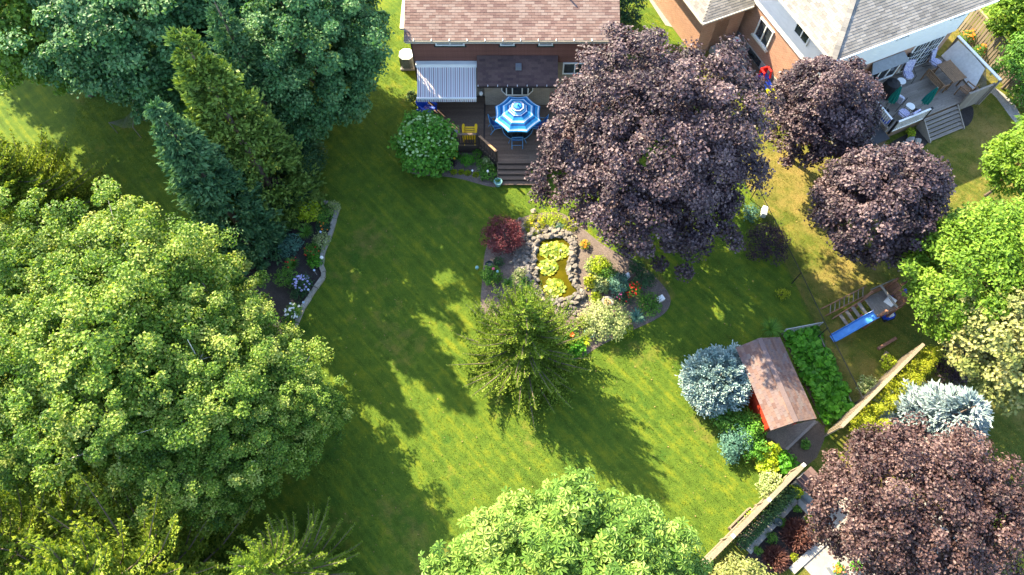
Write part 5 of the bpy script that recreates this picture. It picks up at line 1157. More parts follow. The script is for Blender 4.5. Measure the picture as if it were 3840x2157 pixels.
t = thing('glass_bowl', 'pale glass bowl bird bath on the concrete edging by the hedge', 'bird bath', Z7(760, 860, .0), 0)
MB().lathe((0, 0, .1), [(.05, 0), (.04, .4), (.16, .47), (.17, .485), (.14, .475), (.05, .44)], 18).build('bowl', 'pot_dark', t)
stone_row('pale concrete strip bordering the lawn under the plum tree', [Z8(*p) for p in ((780, 1310), (1000, 1400), (1250, 1490))], .35, 'pale_stone', .8, 'edging')
o = tag(MB().beam(Z8(1380, 760, .3), Z8(1560, 830, .3), .12, .6).build('retaining_wall', 'pale_stone'), 'pale low wall at the right edge beyond the plum tree', 'wall')

# ------------------------------------------------------------------ trees
bx_ = lambda q: Vector((q.x, q.y, 0))
def base(x, y, z): return bx_(D(x, y, z))          # a point seen at height z, dropped to the ground
# purple maples
broadleaf('purple_maple_tree', 'largest dark purple maple tree in front of the brown house', base(1645, 388, 5.3), 3.95, 9.2, 5.3, 4.1, 'lf_purple', 'bark', .13, 'broad', .58, 215, 21, .26, -.5, .34, 2.0, 16, 'purple maple trees')
_p = broadleaf('purple_maple_tree', 'smaller purple maple tree touching the corner of the white-walled house', base(2066, 282, 3.9), 2.1, 6.5, 3.9, 2.3, 'lf_purple', 'bark', .13, 'broad', .50, 200, 34, .15, -.55, .42, 1.6, 10, 'purple maple trees')
dup(_p, 'purple maple tree below the hot tub on the dry lawn', base(2206, 522, 3.9), 2.2, 1.04)
broadleaf('plum_tree', 'wide reddish purple plum tree over the patio at the bottom right', base(2318, 1272, 4.3), 3.35, 7, 4.3, 2.0, 'lf_plum', 'pale_twig', .11, 'broad', .46, 150, 52, .17, -.5, .18, 1.4, 26, None, 'tree', .9, .5, 1.1, scale_xy=(1.0, .74))
# green maples at the top left
_m = broadleaf('maple_tree', 'broad green maple tree behind the tall pointed conifers', base(370, 80, 5.4), 4.0, 10, 5.4, 4.1, 'lf_maple', 'bark', .17, 'broad', .60, 165, 65, .22, -.75, .34, 1.8, 10, 'green maples at the top left')
dup(_m, 'big green maple tree next to the left gable of the brown house', base(790, 100, 5.4), 2.0, (.80, .80, .97))
dup(_m, 'green maple tree at the top edge between its two neighbours', base(590, -30, 5.8), 4.0, (.86, .86, 1.05))
dup(_m, 'unseen green maple added outside the top left to shade the left lawn', (-28.6, 33.4, 0), 1.0, 1.0); dup(_m, 'unseen green maple added beyond the top edge to shade the left lawn', (-22.0, 33.5, 0), 2.5, 1.05)  # two unseen maples, added to cast shade over the left lawn
broadleaf('lime_tree', 'sunlit yellow-green tree in the top left corner', base(70, 40, 5.6), 2.7, 9.5, 5.6, 3.4, 'lf_maple_lime', 'bark', .20, 'broad', .62, 110, 71, .2, -.75, .34, 2.2, 9)
# chestnut, linden, ash
broadleaf('chestnut_tree', 'big horse chestnut tree with hand-shaped leaves at the bottom edge', base(1455, 1575, 6.2), 3.75, 9, 6.2, 3.3, 'lf_chestnut', 'bark', .38, 'palm', .75, 54, 83, .25, -.3, .2, 3.0, 10, None, 'tree', .95, .9, .6)
broadleaf('linden_tree', 'small pale green tree beside the chestnut at the bottom edge', base(1870, 1500, 3.4), 1.05, 5, 3.4, 1.2, 'lf_linden', 'bark', .12, 'rhomb', .45, 110, 87, .1, -.5, .25, 1.5, 7)
broadleaf('ash_tree', 'light green leafy tree standing over the swing beam', base(2455, 690, 4.2), 2.35, 7.5, 4.2, 2.8, 'lf_ash', 'bark', .17, 'rhomb', .55, 140, 91, .18, -.5, .3, 1.8, 10)
broadleaf('linden_tree', 'pale yellow-green rounded tree at the right edge', base(2580, 850, 4.2), 2.3, 7, 4.2, 2.6, 'lf_linden', 'bark', .16, 'broad', .55, 130, 95, .18, -.5, .25, 1.8, 9)
broadleaf('ash_tree', 'yellow-green tree behind the board fence at the top right corner', base(2575, 25, 2.8), 1.5, 5, 2.8, 1.7, 'lf_ash', 'bark', .2, 'rhomb', .55, 110, 98, .12, -.6, .25, 1.3, 8)
broadleaf('young_tree', 'light green tree at the right edge above the dry lawn', base(2585, 400, 3.2), 1.45, 5, 3.2, 2.2, 'lf_ash', 'bark', .18, 'rhomb', .4, 70, 103, .08, -.6, .3, 1.2, 7)
broadleaf('young_tree', 'green tree behind the board fence near the right edge', base(2595, 145, 2.4), 1.15, 4.5, 2.4, 1.5, 'lf_green', 'bark', .16, 'rhomb', .45, 90, 104, .08, -.6, .3, 1.2, 7)
# birches
_b = []
for i, (x, y, z, r, lab) in enumerate(((80, 700, 5.6, 1.95, 'birch tree with pale limbs at the upper left of the birch grove'), (300, 690, 5.8, 2.0, 'birch tree at the top of the birch grove below the shaded lawn'), (490, 735, 4.8, 1.7, 'birch tree beside the left flower bed'), (20, 900, 5.2, 1.9, 'birch tree at the left edge of the photo'), (190, 850, 5.9, 1.9, 'birch tree in the left half of the grove, one row down'), (375, 870, 5.5, 1.9, 'birch tree at the centre of the grove'),
        (555, 860, 4.6, 1.65, 'birch tree nearest the pale edging stones'), (500, 1010, 5.3, 1.9, 'tallest birch tree in the lower middle of the grove'), (680, 960, 3.9, 1.5, 'birch tree between the edging stones and the sunlit lawn'), (760, 1040, 3.5, 1.3, 'outermost birch tree reaching over the sunlit lawn'), (640, 1110, 3.9, 1.6, 'birch tree at the lower right of the grove'), (290, 1040, 5.0, 1.8, 'birch tree in the shaded gap of the grove'), (90, 1090, 4.6, 1.9, 'low birch tree at the left edge above the corner spruces'), (480, 1180, 3.8, 1.6, 'small birch tree beside the corner spruces'))):
    if i < 3: _b.append(broadleaf('birch_tree', lab, base(x, y, z), r, z+3.0, z, 2.7, 'lf_birch', 'birch_bark', .105, 'broad', .40, 150, 110+i*7, .15, -.85, .8, 2.0, 22, 'birch grove', 'tree', .74, .5, 1.15, True, .28, jit=.24))
    else:
        q = (1.95, 2.0, 1.7)[i % 3]; h = (5.6, 5.8, 4.8)[i % 3]; dup(_b[i % 3], lab, base(x, y, z), 1.3*i, (r/q, r/q, z/h))
# conifers
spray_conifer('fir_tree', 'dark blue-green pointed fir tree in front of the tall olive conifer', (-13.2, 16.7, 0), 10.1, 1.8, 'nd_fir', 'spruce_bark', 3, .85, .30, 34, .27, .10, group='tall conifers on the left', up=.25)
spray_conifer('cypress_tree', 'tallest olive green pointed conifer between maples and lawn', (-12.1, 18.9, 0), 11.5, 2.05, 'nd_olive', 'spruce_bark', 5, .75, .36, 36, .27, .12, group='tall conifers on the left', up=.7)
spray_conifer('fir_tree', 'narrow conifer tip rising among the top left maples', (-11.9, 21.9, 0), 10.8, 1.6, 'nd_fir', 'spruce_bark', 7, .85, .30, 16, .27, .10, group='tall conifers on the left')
conifer('spruce_tree', 'open drooping spruce tree at the centre of the lawn below the pond', (.55, 10.4, 0), 6.7, 3.1, 'nd_spruce', 'spruce_bark', 9, .25, 23, 10, .9, -2, 42, .30, .44, .16, .085, .065, .22, 2, None, .30, 62, .32, .36)
conifer('spruce_tree', 'yellow-green spruce tree at the left edge above the birches', base(120, 530, 0), 4.8, 3.5, 'nd_spruce_lime', 'spruce_bark', 13, .3, 15, 10, .75, 0, 38, .14, .30, .26, .11, .12, .2, 2, 'spruces on the left', .34, 60, .28, .4)
conifer('spruce_tree', 'large spruce tree with upswept branches in the bottom left corner', base(450, 1480, 0), 9.0, 4.7, 'nd_spruce_lime', 'spruce_bark', 15, .3, 17, 9, .75, 0, 42, .16, .46, .30, .12, .13, .25, 2, 'spruces on the left', .26, 58, .3, .45)
conifer('spruce_tree', 'shaded spruce tree at the bottom edge beside the lawn', base(780, 1450, 0), 8.0, 2.7, 'nd_spruce', 'spruce_bark', 17, .3, 24, 8, .9, -6, 42, .22, .38, .22, .07, .065, .28, 2, 'spruces on the left')
conifer('spruce_tree', 'spruce tree on the left edge between birches and corner spruce', base(180, 1400, 0), 8.0, 3.7, 'nd_spruce_lime', 'spruce_bark', 19, .3, 15, 9, .75, 0, 42, .16, .44, .28, .11, .13, .22, 2, 'spruces on the left', .26, 58, .3, .45)
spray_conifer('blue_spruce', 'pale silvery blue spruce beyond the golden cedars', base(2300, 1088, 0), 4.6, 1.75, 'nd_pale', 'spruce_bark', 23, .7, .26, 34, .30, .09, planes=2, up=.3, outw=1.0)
spray_conifer('blue_spruce', 'round dense globe-shaped blue spruce beside the red shed', base(1803, 955, 1.0), 2.2, 1.4, 'nd_blue', 'bark', 29, cr=.24, per=80, L=.13, wd=.06, dome=True, up=.45)

# ------------------------------------------------------------------ shrubs and flower beds
def G(p): return Vector((p.x, p.y, 0))
_hs = shrub('hydrangea_bush', 'large round green bush with pale flower tips in front of the deck', G(ZD(475, 640, 1.4)), 1.55, 2.9, 'lf_hydrangea', .17, 'broad', 6500, 41, cr=.42, upb=.7)
flower_heads(_hs, 'petal_cream', 1.4, 2.75, 150, .085, 4)
for q in [c for c in _hs.children if c.name.startswith('flower')]:
    x, y = q.location.x, q.location.y; q.location.z = 1.25+1.5*math.sqrt(max(0, 1-(x*x+y*y)/2.4))+random.uniform(-.05, .12)
shrub('cedar_shrub', 'dark green upright shrub at the right corner of the brown house', G(Z1(1838, 60, 2.0)), .95, 3.6, 'lf_dark', .13, 'rhomb', 2600, 43)
# pond garden
shrub('red_maple_shrub', 'domed dark red japanese maple shrub beside the pond rocks', G(ZP(392, 372, .6)), 1.02, 1.25, 'lf_redmaple', .085, 'rhomb', 5200, 44, cr=.26, upb=.35, rndamp=1.2)
PL = [  # name, label, (zoom point), radius, height, material, leaf size, count, kind of builder
 ('ground_cover', 'bright yellow-green ground cover left of the white rock above the pond', ZP(625, 305), .52, .28, 'lf_gold', .07, 900),
 ('ground_cover', 'lime ground cover right of the white rock above the pond', ZP(765, 262), .50, .30, 'lf_lime', .07, 800),
 ('ground_cover', 'blue-green low plant above the pond rocks', ZP(835, 320), .32, .22, 'lf_bluegreen', .06, 420),
 ('ground_cover', 'golden ground cover at the edge of the purple tree above the pond', ZP(905, 300), .42, .26, 'lf_gold', .07, 520),
 ('perennial', 'orange leaved plant under the purple tree right of the pond', ZP(1015, 458), .22, .3, 'lf_gold', .08, 160),
 ('perennial', 'leafy green plant with pink ball beside the pond path', ZP(295, 705), .50, .6, 'lf_green', .11, 750),
 ('perennial', 'dark feathery plant between the red shrub and the pond path', ZP(350, 595), .26, .35, 'lf_dark', .08, 240),
 ('perennial', 'pale trailing plant on the rocks left of the pond', ZP(520, 700), .36, .28, 'lf_variegated', .08, 320),
 ('perennial', 'loose green plant above the spruce tip beside the rocks', ZP(560, 790), .45, .4, 'lf_green', .09, 420),
 ('dwarf_conifer', 'golden green bushy conifer right of the pond', ZP(1135, 612, .3), .50, .6, 'lf_lime', .09, 900),
 ('dwarf_conifer', 'dark green bush behind the golden conifer right of the pond', ZP(1190, 660, .3), .45, .55, 'lf_green', .09, 600),
 ('perennial', 'yellow-green strap plant on the right pond rim', ZP(1055, 625), .3, .4, 'lf_variegated', .1, 260),
 ('hosta', 'yellow hosta on the right pond rim', ZP(1065, 755), .34, .32, 'lf_gold', .13, 200),
 ('hosta', 'pale variegated hosta between the pond and the blue-green mound', ZP(1150, 770), .44, .36, 'lf_variegated', .15, 330),
 ('weeping_pine', 'drooping blue-green mound beside the white statue', ZP(1282, 755, .3), .52, .62, 'lf_bluegreen', .09, 1200),
 ('shrub', 'small dark shrub at the edge of the purple tree shade', ZP(1412, 640), .36, .45, 'lf_dark', .09, 420),
 ('shrub', 'dark green shrub at the upper right of the pond bed', ZP(1480, 735), .45, .5, 'lf_dark', .09, 650),
 ('shrub', 'mid-green low shrub at the right end of the pond bed', ZP(1508, 930), .58, .55, 'lf_green', .09, 1000),
 ('perennial', 'green perennial with red flowers in the middle of the pond bed', ZP(1395, 810), .38, .4, 'lf_green', .09, 360),
 ('perennial', 'dark perennial with red flowers beside the bird bath bed', ZP(1330, 870), .34, .35, 'lf_dark', .09, 300),
 ('perennial', 'small perennial with lilac flowers near the bird bath', ZP(1285, 865), .22, .3, 'lf_dark', .08, 160),
 ('variegated_shrub', 'big rounded pale green variegated shrub below the bird bath', ZP(1185, 1040, .5), .98, 1.1, 'lf_variegated', .10, 3600),
 ('shrub', 'yellow-green shrub behind the big variegated shrub', ZP(1320, 1085, .3), .42, .55, 'lf_lime', .09, 500),
 ('perennial', 'yellow-green plant left of the bird bath', ZP(1100, 872), .30, .35, 'lf_lime', .09, 260),
 ('perennial', 'yellow-leaved plant between the spruce and the variegated shrub', ZP(1010, 1060), .34, .4, 'lf_gold', .09, 300),
 ('hosta', 'bright lime hosta right of the spruce at the bed edge', ZP(920, 1260), .52, .45, 'lf_veg', .15, 520),
 ('perennial', 'green plant under the red flower beside the spruce', ZP(915, 1180), .34, .5, 'lf_green', .1, 300),
 ('perennial', 'leafy green clump under the lower right spruce branches', ZP(740, 1370), .42, .35, 'lf_lime', .1, 380),
 # left bed
 ('lime_shrub', 'bright lime shrub in the corner of the left flower bed', ZL(480, 222, .5), .74, 1.1, 'lf_lime', .11, 1700),
 ('shrub', 'mid-green shrub right of the lime shrub in the left bed', ZL(650, 285), .52, .6, 'lf_green', .1, 700),
 ('perennial', 'feathery yellow-green plant at the corner stones of the left bed', ZL(735, 215), .42, .5, 'lf_variegated', .08, 480),
 ('perennial', 'dark green plant with orange flowers beside the left bed stones', ZL(640, 385), .38, .4, 'lf_dark', .09, 360),
 ('shrub', 'olive shrub beside the white statue in the left bed', ZL(360, 350), .42, .5, 'lf_green', .09, 420),
 ('fern', 'blue-green mound in the middle of the left bed', ZL(325, 535, .2), .66, .55, 'lf_bluegreen', .1, 1300),
 ('shrub', 'variegated green shrub overhanging the pale edging stones', ZL(620, 485, .2), .46, .5, 'lf_variegated', .1, 520),
 ('perennial', 'green perennial with small red flowers in the left bed', ZL(545, 600), .5, .5, 'lf_green', .09, 620),
 ('perennial', 'light green leafy plant beside the white globe in the left bed', ZL(570, 690), .40, .45, 'lf_veg', .1, 420),
 ('phlox', 'dark phlox plant with lilac flowers in the left bed', ZL(440, 880, .3), .50, .7, 'lf_dark', .1, 620),
 ('phlox', 'green phlox plant with white flowers at the lower left bed', ZL(365, 1135, .3), .46, .7, 'lf_green', .1, 520),
 ('shrub', 'dark green shrub below the lilac phlox', ZL(420, 985), .42, .45, 'lf_dark', .09, 420),
 ('shrub', 'olive green shrub half under the birch beside the phlox', ZL(290, 830, .3), .55, .8, 'lf_green', .1, 620),
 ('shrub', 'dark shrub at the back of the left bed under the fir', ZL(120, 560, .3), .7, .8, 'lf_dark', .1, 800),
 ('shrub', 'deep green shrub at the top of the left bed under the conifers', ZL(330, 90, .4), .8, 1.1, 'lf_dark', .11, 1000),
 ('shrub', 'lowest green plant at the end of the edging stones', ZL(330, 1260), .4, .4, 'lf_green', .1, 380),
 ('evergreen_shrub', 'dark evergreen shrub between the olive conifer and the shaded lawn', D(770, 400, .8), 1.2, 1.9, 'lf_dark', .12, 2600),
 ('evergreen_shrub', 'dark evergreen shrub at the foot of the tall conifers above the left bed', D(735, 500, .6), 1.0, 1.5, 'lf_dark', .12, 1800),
 # deck bed
 ('shrub', 'round bright green shrub in the bed below the deck railing', ZD(1095, 885, .3), .42, .6, 'lf_veg', .08, 800),
 ('perennial', 'feathery green plant beside the slanting deck railing', ZD(1250, 800, .2), .32, .5, 'lf_green', .07, 380),
 ('shrub', 'dark leafy plant with white globe beside the deck steps', ZD(1410, 1085, .15), .50, .45, 'lf_green', .13, 620),
 ('hosta', 'striped hosta below the slanting deck railing', ZD(1400, 930), .3, .35, 'lf_variegated', .13, 160),
 ('perennial', 'leafy green plant in the middle of the deck bed', ZD(1290, 950), .28, .35, 'lf_green', .09, 260),
 ('perennial', 'small dark purple plant in the deck bed', ZD(880, 965), .22, .25, 'lf_darkpurple', .08, 160),
 ('shrub', 'yellow-green plant at the right end of the deck steps', ZD(2105, 1095, .2), .24, .55, 'lf_gold', .09, 300),
 ('shrub', 'green shrub at the left foot of the large hydrangea bush', ZD(650, 1080, .2), .34, .45, 'lf_green', .1, 380),
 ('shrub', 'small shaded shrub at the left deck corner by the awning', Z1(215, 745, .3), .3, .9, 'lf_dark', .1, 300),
 # right side
 ('purple_shrub', 'dark purple rounded shrub at the foot of the largest purple maple', D(1930, 612, .7), 1.02, 1.5, 'lf_darkpurple', .1, 2600),
 ('shrub', 'green shrub tucked between the big purple maple and the chain-link fence', D(1890, 535, .3), .5, .6, 'lf_bluegreen', .1, 480),
 ('young_shrub', 'small yellow-green bush alone on the lawn by the chain-link fence', D(1970, 740, .2), .36, .45, 'lf_gold', .1, 160),
 ('shrub', 'light green shrub left of the shed below the globe spruce', Z6(330, 985, .4), .62, 1.0, 'lf_green', .11, 1100),
 ('shrub', 'dark shrub between the globe spruce and the red shed wall', Z6(430, 880, .3), .66, .9, 'lf_green', .1, 900),
 ('shrub', 'broad bright shrub beside the red shed wall', Z6(560, 1040, .5), .72, 1.1, 'lf_hydrangea', .12, 1500),
 ('shrub', 'blue-green shrub in the middle of the shed border', Z6(440, 1180, .4), .72, 1.0, 'lf_bluegreen', .10, 1400),
 ('shrub', 'pale green shrub nearest the lawn in the shed border', Z6(360, 1300, .4), .55, .9, 'lf_bluegreen', .1, 900),
 ('shrub', 'leafy shrub near the lower end of the shed border', Z6(590, 1250, .4), .62, .9, 'lf_hydrangea', .12, 1000),
 ('hosta', 'large-leaved light green plant by the gravel pad', Z6(730, 1300, .2), .48, .55, 'lf_lime', .18, 420),
 ('hosta', 'large-leaved plant between the shed border and the fence', Z6(720, 1420, .2), .55, .55, 'lf_lime', .2, 420),
 ('hosta', 'leafy pale green plant against the fence end', Z6(900, 1420, .2), .5, .5, 'lf_veg', .17, 360),
 ('shrub', 'rounded light green shrub leaning on the lawn side of the fence', Z7(735, 435, .5), .62, 1.0, 'lf_variegated', .10, 1500),
 ('perennial', 'green weed clump on bare soil below the shed', Z6(1095, 1235), .26, .3, 'lf_green', .12, 130),
 ('shrub', 'pale grey-green bush against the slatted fence by the dry lawn', ZR(950, 560, .3), .55, .6, 'lf_variegated', .1, 700),
 ('shrub', 'lime ground plant at the upper end of the slatted fence', ZR(1045, 455, .2), .42, .4, 'lf_lime', .1, 400),
 ('smoke_bush', 'dark brown-purple bush behind the golden cedars under the pale tree', ZR(1340, 465, .6), 1.0, 1.5, 'lf_darkpurple', .11, 2000),
 ('lily_clump', 'orange lily plants between the grey deck and the board fence', Z4(1130, 120, .3), .5, .8, 'lf_green', .1, 500),
 ('lily_clump', 'orange lilies lower along the board fence', Z4(1235, 250, .3), .36, .8, 'lf_green', .1, 320),
 ('perennial', 'yellow-green plant under the neighbour\'s white railing', Z4(570, 1045, .2), .3, .4, 'lf_lime', .1, 240),
 ('shrub', 'shaded shrub at the right edge beside the gravel strip', Z4(1640, 700, .5), .7, 1.2, 'lf_green', .12, 900),
 # patio corner
 ('boxwood', 'small green mound at the top corner of the dark patio bed', Z7(1030, 695, .15), .17, .3, 'lf_green', .06, 240),
 ('boxwood', 'green mound beside the glass bowl in the patio bed', Z7(850, 838, .15), .20, .32, 'lf_green', .06, 280),
 ('boxwood', 'green mound left of the larger barberry', Z7(738, 1025, .15), .25, .34, 'lf_green', .06, 380),
 ('boxwood', 'dark green mound beside the lower concrete edging', Z7(582, 1165, .15), .20, .3, 'lf_green', .06, 260),
 ('lime_mound', 'lime yellow mound at the upper right of the larger barberry', Z7(1175, 822, .15), .26, .32, 'lf_lime', .07, 420),
 ('lime_mound', 'lime yellow mound at the right of the larger barberry', Z7(1272, 945, .15), .26, .32, 'lf_gold', .07, 420),
 ('lime_mound', 'lime yellow mound right of the smaller barberry', Z7(995, 1240, .15), .16, .24, 'lf_gold', .06, 200),
 ('climber', 'yellow-green climbing plant at the storage box', Z7(1045, 490, .5), .30, .8, 'lf_lime', .1, 240),
 ('potted_grass', 'small green plant on the paving beside the plum shade', Z7(1690, 1345, .1), .24, .4, 'lf_veg', .09, 180),
 ('lime_shrub', 'bright lime shrub at the right edge of the plum tree', Z8(1325, 840, .4), .52, .8, 'lf_lime', .1, 700),
 ('lime_shrub', 'pale yellow shrub below the plum tree at the bottom edge', Z8(1170, 1295, .4), .55, .8, 'lf_gold', .1, 700),
 ('shrub', 'dark shrub at the right edge behind the plum tree', Z8(1440, 560, .3), .8, .9, 'lf_darkpurple', .1, 700),
]
RED = {'green perennial with red flowers in the middle of the pond bed': ('petal_red', 26, .05), 'dark perennial with red flowers beside the bird bath bed': ('petal_red', 14, .045), 'small perennial with lilac flowers near the bird bath': ('petal_pink', 8, .05),
       'dark green plant with orange flowers beside the left bed stones': ('petal_orange', 9, .05), 'green perennial with small red flowers in the left bed': ('petal_red', 8, .045), 'dark phlox plant with lilac flowers in the left bed': ('petal_lilac', 34, .06),
       'green phlox plant with white flowers at the lower left bed': ('petal_white', 30, .06), 'orange lily plants between the grey deck and the board fence': ('petal_orange', 22, .08), 'orange lilies lower along the board fence': ('petal_orange', 12, .08), 'orange leaved plant under the purple tree right of the pond': ('petal_orange', 16, .06),
       'bright yellow-green ground cover left of the white rock above the pond': ('petal_yellow', 14, .04), 'shrub': None}
for i, (nm, lab, p, r, h, mm, sz_, cnt) in enumerate(PL):
    cat = 'shrub' if any(k in nm for k in ('shrub', 'conifer', 'pine', 'bush', 'boxwood', 'mound')) else 'plant'
    if i < 28: r *= 1.15; h *= 1.1; cnt = int(cnt*1.2)
    t = shrub(nm, lab, G(p), r, h, mm, sz_, 'broad' if nm == 'hosta' else 'rhomb', cnt, 200+i*3, cat, cr=max(.09, r*.36), sxy=(1+.15*math.sin(i*2.1), 1+.15*math.cos(i*1.7)))
    if RED.get(lab): flower_heads(t, RED[lab][0], r*.85, h*1.02, RED[lab][1], RED[lab][2], i)
SP = [('straps', 'spiky green grass clump beside the pond rocks', ZP(430, 760), .42, .45, 'lf_green', 70, .035), ('agave', 'blue-green spiky rosette in the lower pond bed', ZP(1415, 1015), .50, .42, 'lf_bluegreen', 80, .06), ('daylily', 'arching lime strap leaves right of the spruce', ZP(1020, 1195), .46, .42, 'lf_lime', 70, .04),
      ('daylily', 'arching dark strap leaves in the middle of the left bed', ZL(475, 425), .55, .45, 'lf_green', 90, .04), ('daylily', 'strap leaves with red flowers in the lower left bed', ZL(360, 720), .46, .5, 'lf_green', 80, .04), ('yucca', 'spiky yucca with a yellow flower stem below the deck railing', ZD(940, 870), .36, .45, 'lf_green', 60, .045),
      ('daylily', 'green strap leaves at the lower right of the deck bed', ZD(1460, 960), .32, .35, 'lf_dark', 60, .04), ('ornamental_grass', 'fountain grass clump above the shed roof', D(1937, 832), .62, .6, 'lf_green', 140, .03), ('daylily', 'strap leaved clump under the lowest spruce branches', ZP(860, 1330), .4, .4, 'lf_green', 60, .04), ('daylily', 'strap leaved clump right of the pond beside the yellow hosta', ZP(1080, 690), .34, .4, 'lf_variegated', 60, .04)]
for i, (nm, lab, p, r, h, mm, cnt, wd) in enumerate(SP):
    straps(nm if nm != 'straps' else 'grass_clump', lab, G(p), r, h, mm, cnt, wd, 400+i, flowers=('petal_red', 7, .05) if 'red flowers' in lab else (('petal_yellow', 3, .06) if 'yellow flower' in lab else None))
for i, (x, y) in enumerate(((895, 1078), (1008, 1075), (1105, 1092), (1222, 1118))):
    spiky('lime_tuft', ('first', 'second', 'third', 'fourth')[i]+' lime tuft from the left along the front of the deck bed', G(ZD(x, y)), .19, .16, 'lf_lime', 150, .14, .03, 440+i, 'plant', 'lime tufts in the deck bed', .7)
for i, (x, y, r) in enumerate(((1215, 428, .40), (1172, 485, .40), (1122, 548, .40), (1055, 590, .42), (1018, 650, .46), (950, 688, .30), (905, 745, .36), (985, 762, .30))):
    p = G(ZR(x, y, .7)); shrub('golden_cedar', ('topmost', 'second', 'third', 'fourth', 'fifth', 'sixth', 'seventh', 'lowest')[i]+' golden cedar along the slatted fence, counted from the pale tree', p, r*1.15, 1.75, 'lf_gold', .07, 'rhomb', 1700, 460+i, 'shrub', cr=.14, upb=.9, group='golden cedars along the fence')
for i in range(9):
    p = Z7(420+67*i, 1075-70*i, .5); shrub('cedar_hedge_plant', ('lowest', 'second', 'third', 'fourth', 'fifth', 'sixth', 'seventh', 'eighth', 'uppermost')[i]+' dark green hedge plant in the row behind the patio fence', G(p), .30, 1.1, 'lf_dark', .07, 'rhomb', 420, 480+i, 'shrub', cr=.13, group='dark hedge behind the patio fence')
spiky('barberry', 'larger reddish brown barberry bush in the dark patio bed', G(Z7(1060, 985, .3)), .66, .62, 'lf_barberry', 1500, .30, .055, 501)
spiky('barberry', 'smaller reddish brown barberry bush in the dark patio bed', G(Z7(812, 1252, .3)), .52, .5, 'lf_barberry', 1000, .26, .05, 503)

# ------------------------------------------------------------------ garden ornaments
def ball(label, p, r, m, stake=.35):
    t = thing('globe_light', label, 'garden light', (p.x, p.y, 0)); MB().tube([(0, 0, 0), (0, 0, stake)], .012, 6).build('stake', 'grey_metal', t)
    MB().lathe((0, 0, stake), [(r*.3, 0), (r*.85, r*.4), (r, r), (r*.85, r*1.6), (r*.3, r*1.98)], 14).build('globe', m, t, True)
ball('white globe light in the deck bed nearest the lawn edge', ZD(1175, 1065, .3), .055, 'white_plastic'); ball('white globe light beside the dark purple deck bed plant', ZD(848, 990, .3), .05, 'white_plastic'); ball('white globe light among leaves beside the deck steps', ZD(1405, 1065, .5), .065, 'white_plastic', .5)
ball('white glass globe among green plants at the left bed stones', ZL(617, 640, .5), .09, 'white_plastic', .4)
for x, y, l in ((607, 410, 'top'), (550, 757, 'middle'), (497, 933, 'third'), (453, 1048, 'lowest')): ball(l+' blue globe light along the left flower bed', ZL(x, y, .5), .06, 'glass_ball', .45)
ball('turquoise globe standing on the lawn left of the pond bed', ZP(183, 627, .3), .09, 'pale_teal', .2); ball('pink globe beside the black pot near the pond path', ZP(310, 635, .7), .075, 'toy_pink', .6); ball('pale turquoise globe beside the pink one', ZP(342, 655, .7), .065, 'pale_teal', .6)
t = thing('black_pot', 'round black pot beside the red shrub in the pond bed', 'pot', G(ZP(278, 607, .2))); MB().lathe((0, 0, 0), [(.14, 0), (.2, .26), (.21, .3), (.18, .3), (.16, .2)], 18).build('pot', 'pot_dark', t)
t = thing('bird_bath', 'terracotta-lined round bird bath above the variegated shrub', 'bird bath', G(ZP(1195, 893, .7))); MB().lathe((0, 0, 0), [(.16, 0), (.14, .05), (.06, .15), (.06, .5), (.16, .6)], 18).build('pedestal', 'pale_stone', t); MB().lathe((0, 0, .6), [(.14, 0), (.27, .1), (.285, .12), (.24, .11), (.1, .06)], 24).build('basin', 'pale_stone', t); MB().lathe((0, 0, .675), [(.20, 0), (.20, .012)], 20).build('bottom', 'terracotta', t); MB().lathe((.02, 0, .69), [(.05, 0), (.04, .03)], 10).build('pebble', 'pale_stone', t)
t = thing('poppy_ornament', 'red metal flower ornament beside the spruce', 'ornament', G(ZP(918, 1150, .7))); MB().tube([(0, 0, 0), (0, 0, .7)], .01, 5).build('stem', 'grey_metal', t); m_ = MB()
for k in range(5): a = R(72*k); m_.add([(0, 0, 0), (.09*math.cos(a-.5), .09*math.sin(a-.5), .05), (.14*math.cos(a), .14*math.sin(a), .07), (.09*math.cos(a+.5), .09*math.sin(a+.5), .05)], [(0, 1, 2, 3)])
o = m_.build('petals', 'pumpkin', t); o.location.z = .7
t = thing('garden_hose', 'pale turquoise hose coiled under the variegated shrub', 'hose', G(ZP(1060, 1130, .1))); MB().tube([(.25*math.cos(R(20*i))*(1+.1*math.sin(i)), .25*math.sin(R(20*i)), .03+.004*i) for i in range(42)], .018, 6).build('coil', 'pale_teal', t)
def statue(label, p, h):
    t = thing('statue', label, 'statue', G(p)); MB().lathe((0, 0, 0), [(.12, 0), (.12, .06), (.07, .1), (.10, .22), (.11, .34), (.06, .44)], 12).build('body', 'statue', t, True); MB().lathe((.02, 0, h), [(.03, 0), (.07, .04), (.07, .11), (.03, .15)], 12).build('head', 'statue', t, True)
    for sx in (-1, 1): MB().tube([(sx*.09, 0, .36), (sx*.15, -.03, .26), (sx*.08, -.1, .2)], [.035, .03, .02], 6).build('arm', 'statue', t, True)
statue('small white statue among dark plants in the left bed', ZL(262, 340, .4), .42); statue('white statue beside the drooping blue-green mound in the pond bed', ZP(1345, 690, .3), .42)
tag(stone_at(ZL(192, 450, .15), .5, 'stone_grey', None, .7, 'boulder'), 'grey boulder below the white statue in the left bed', 'boulder')
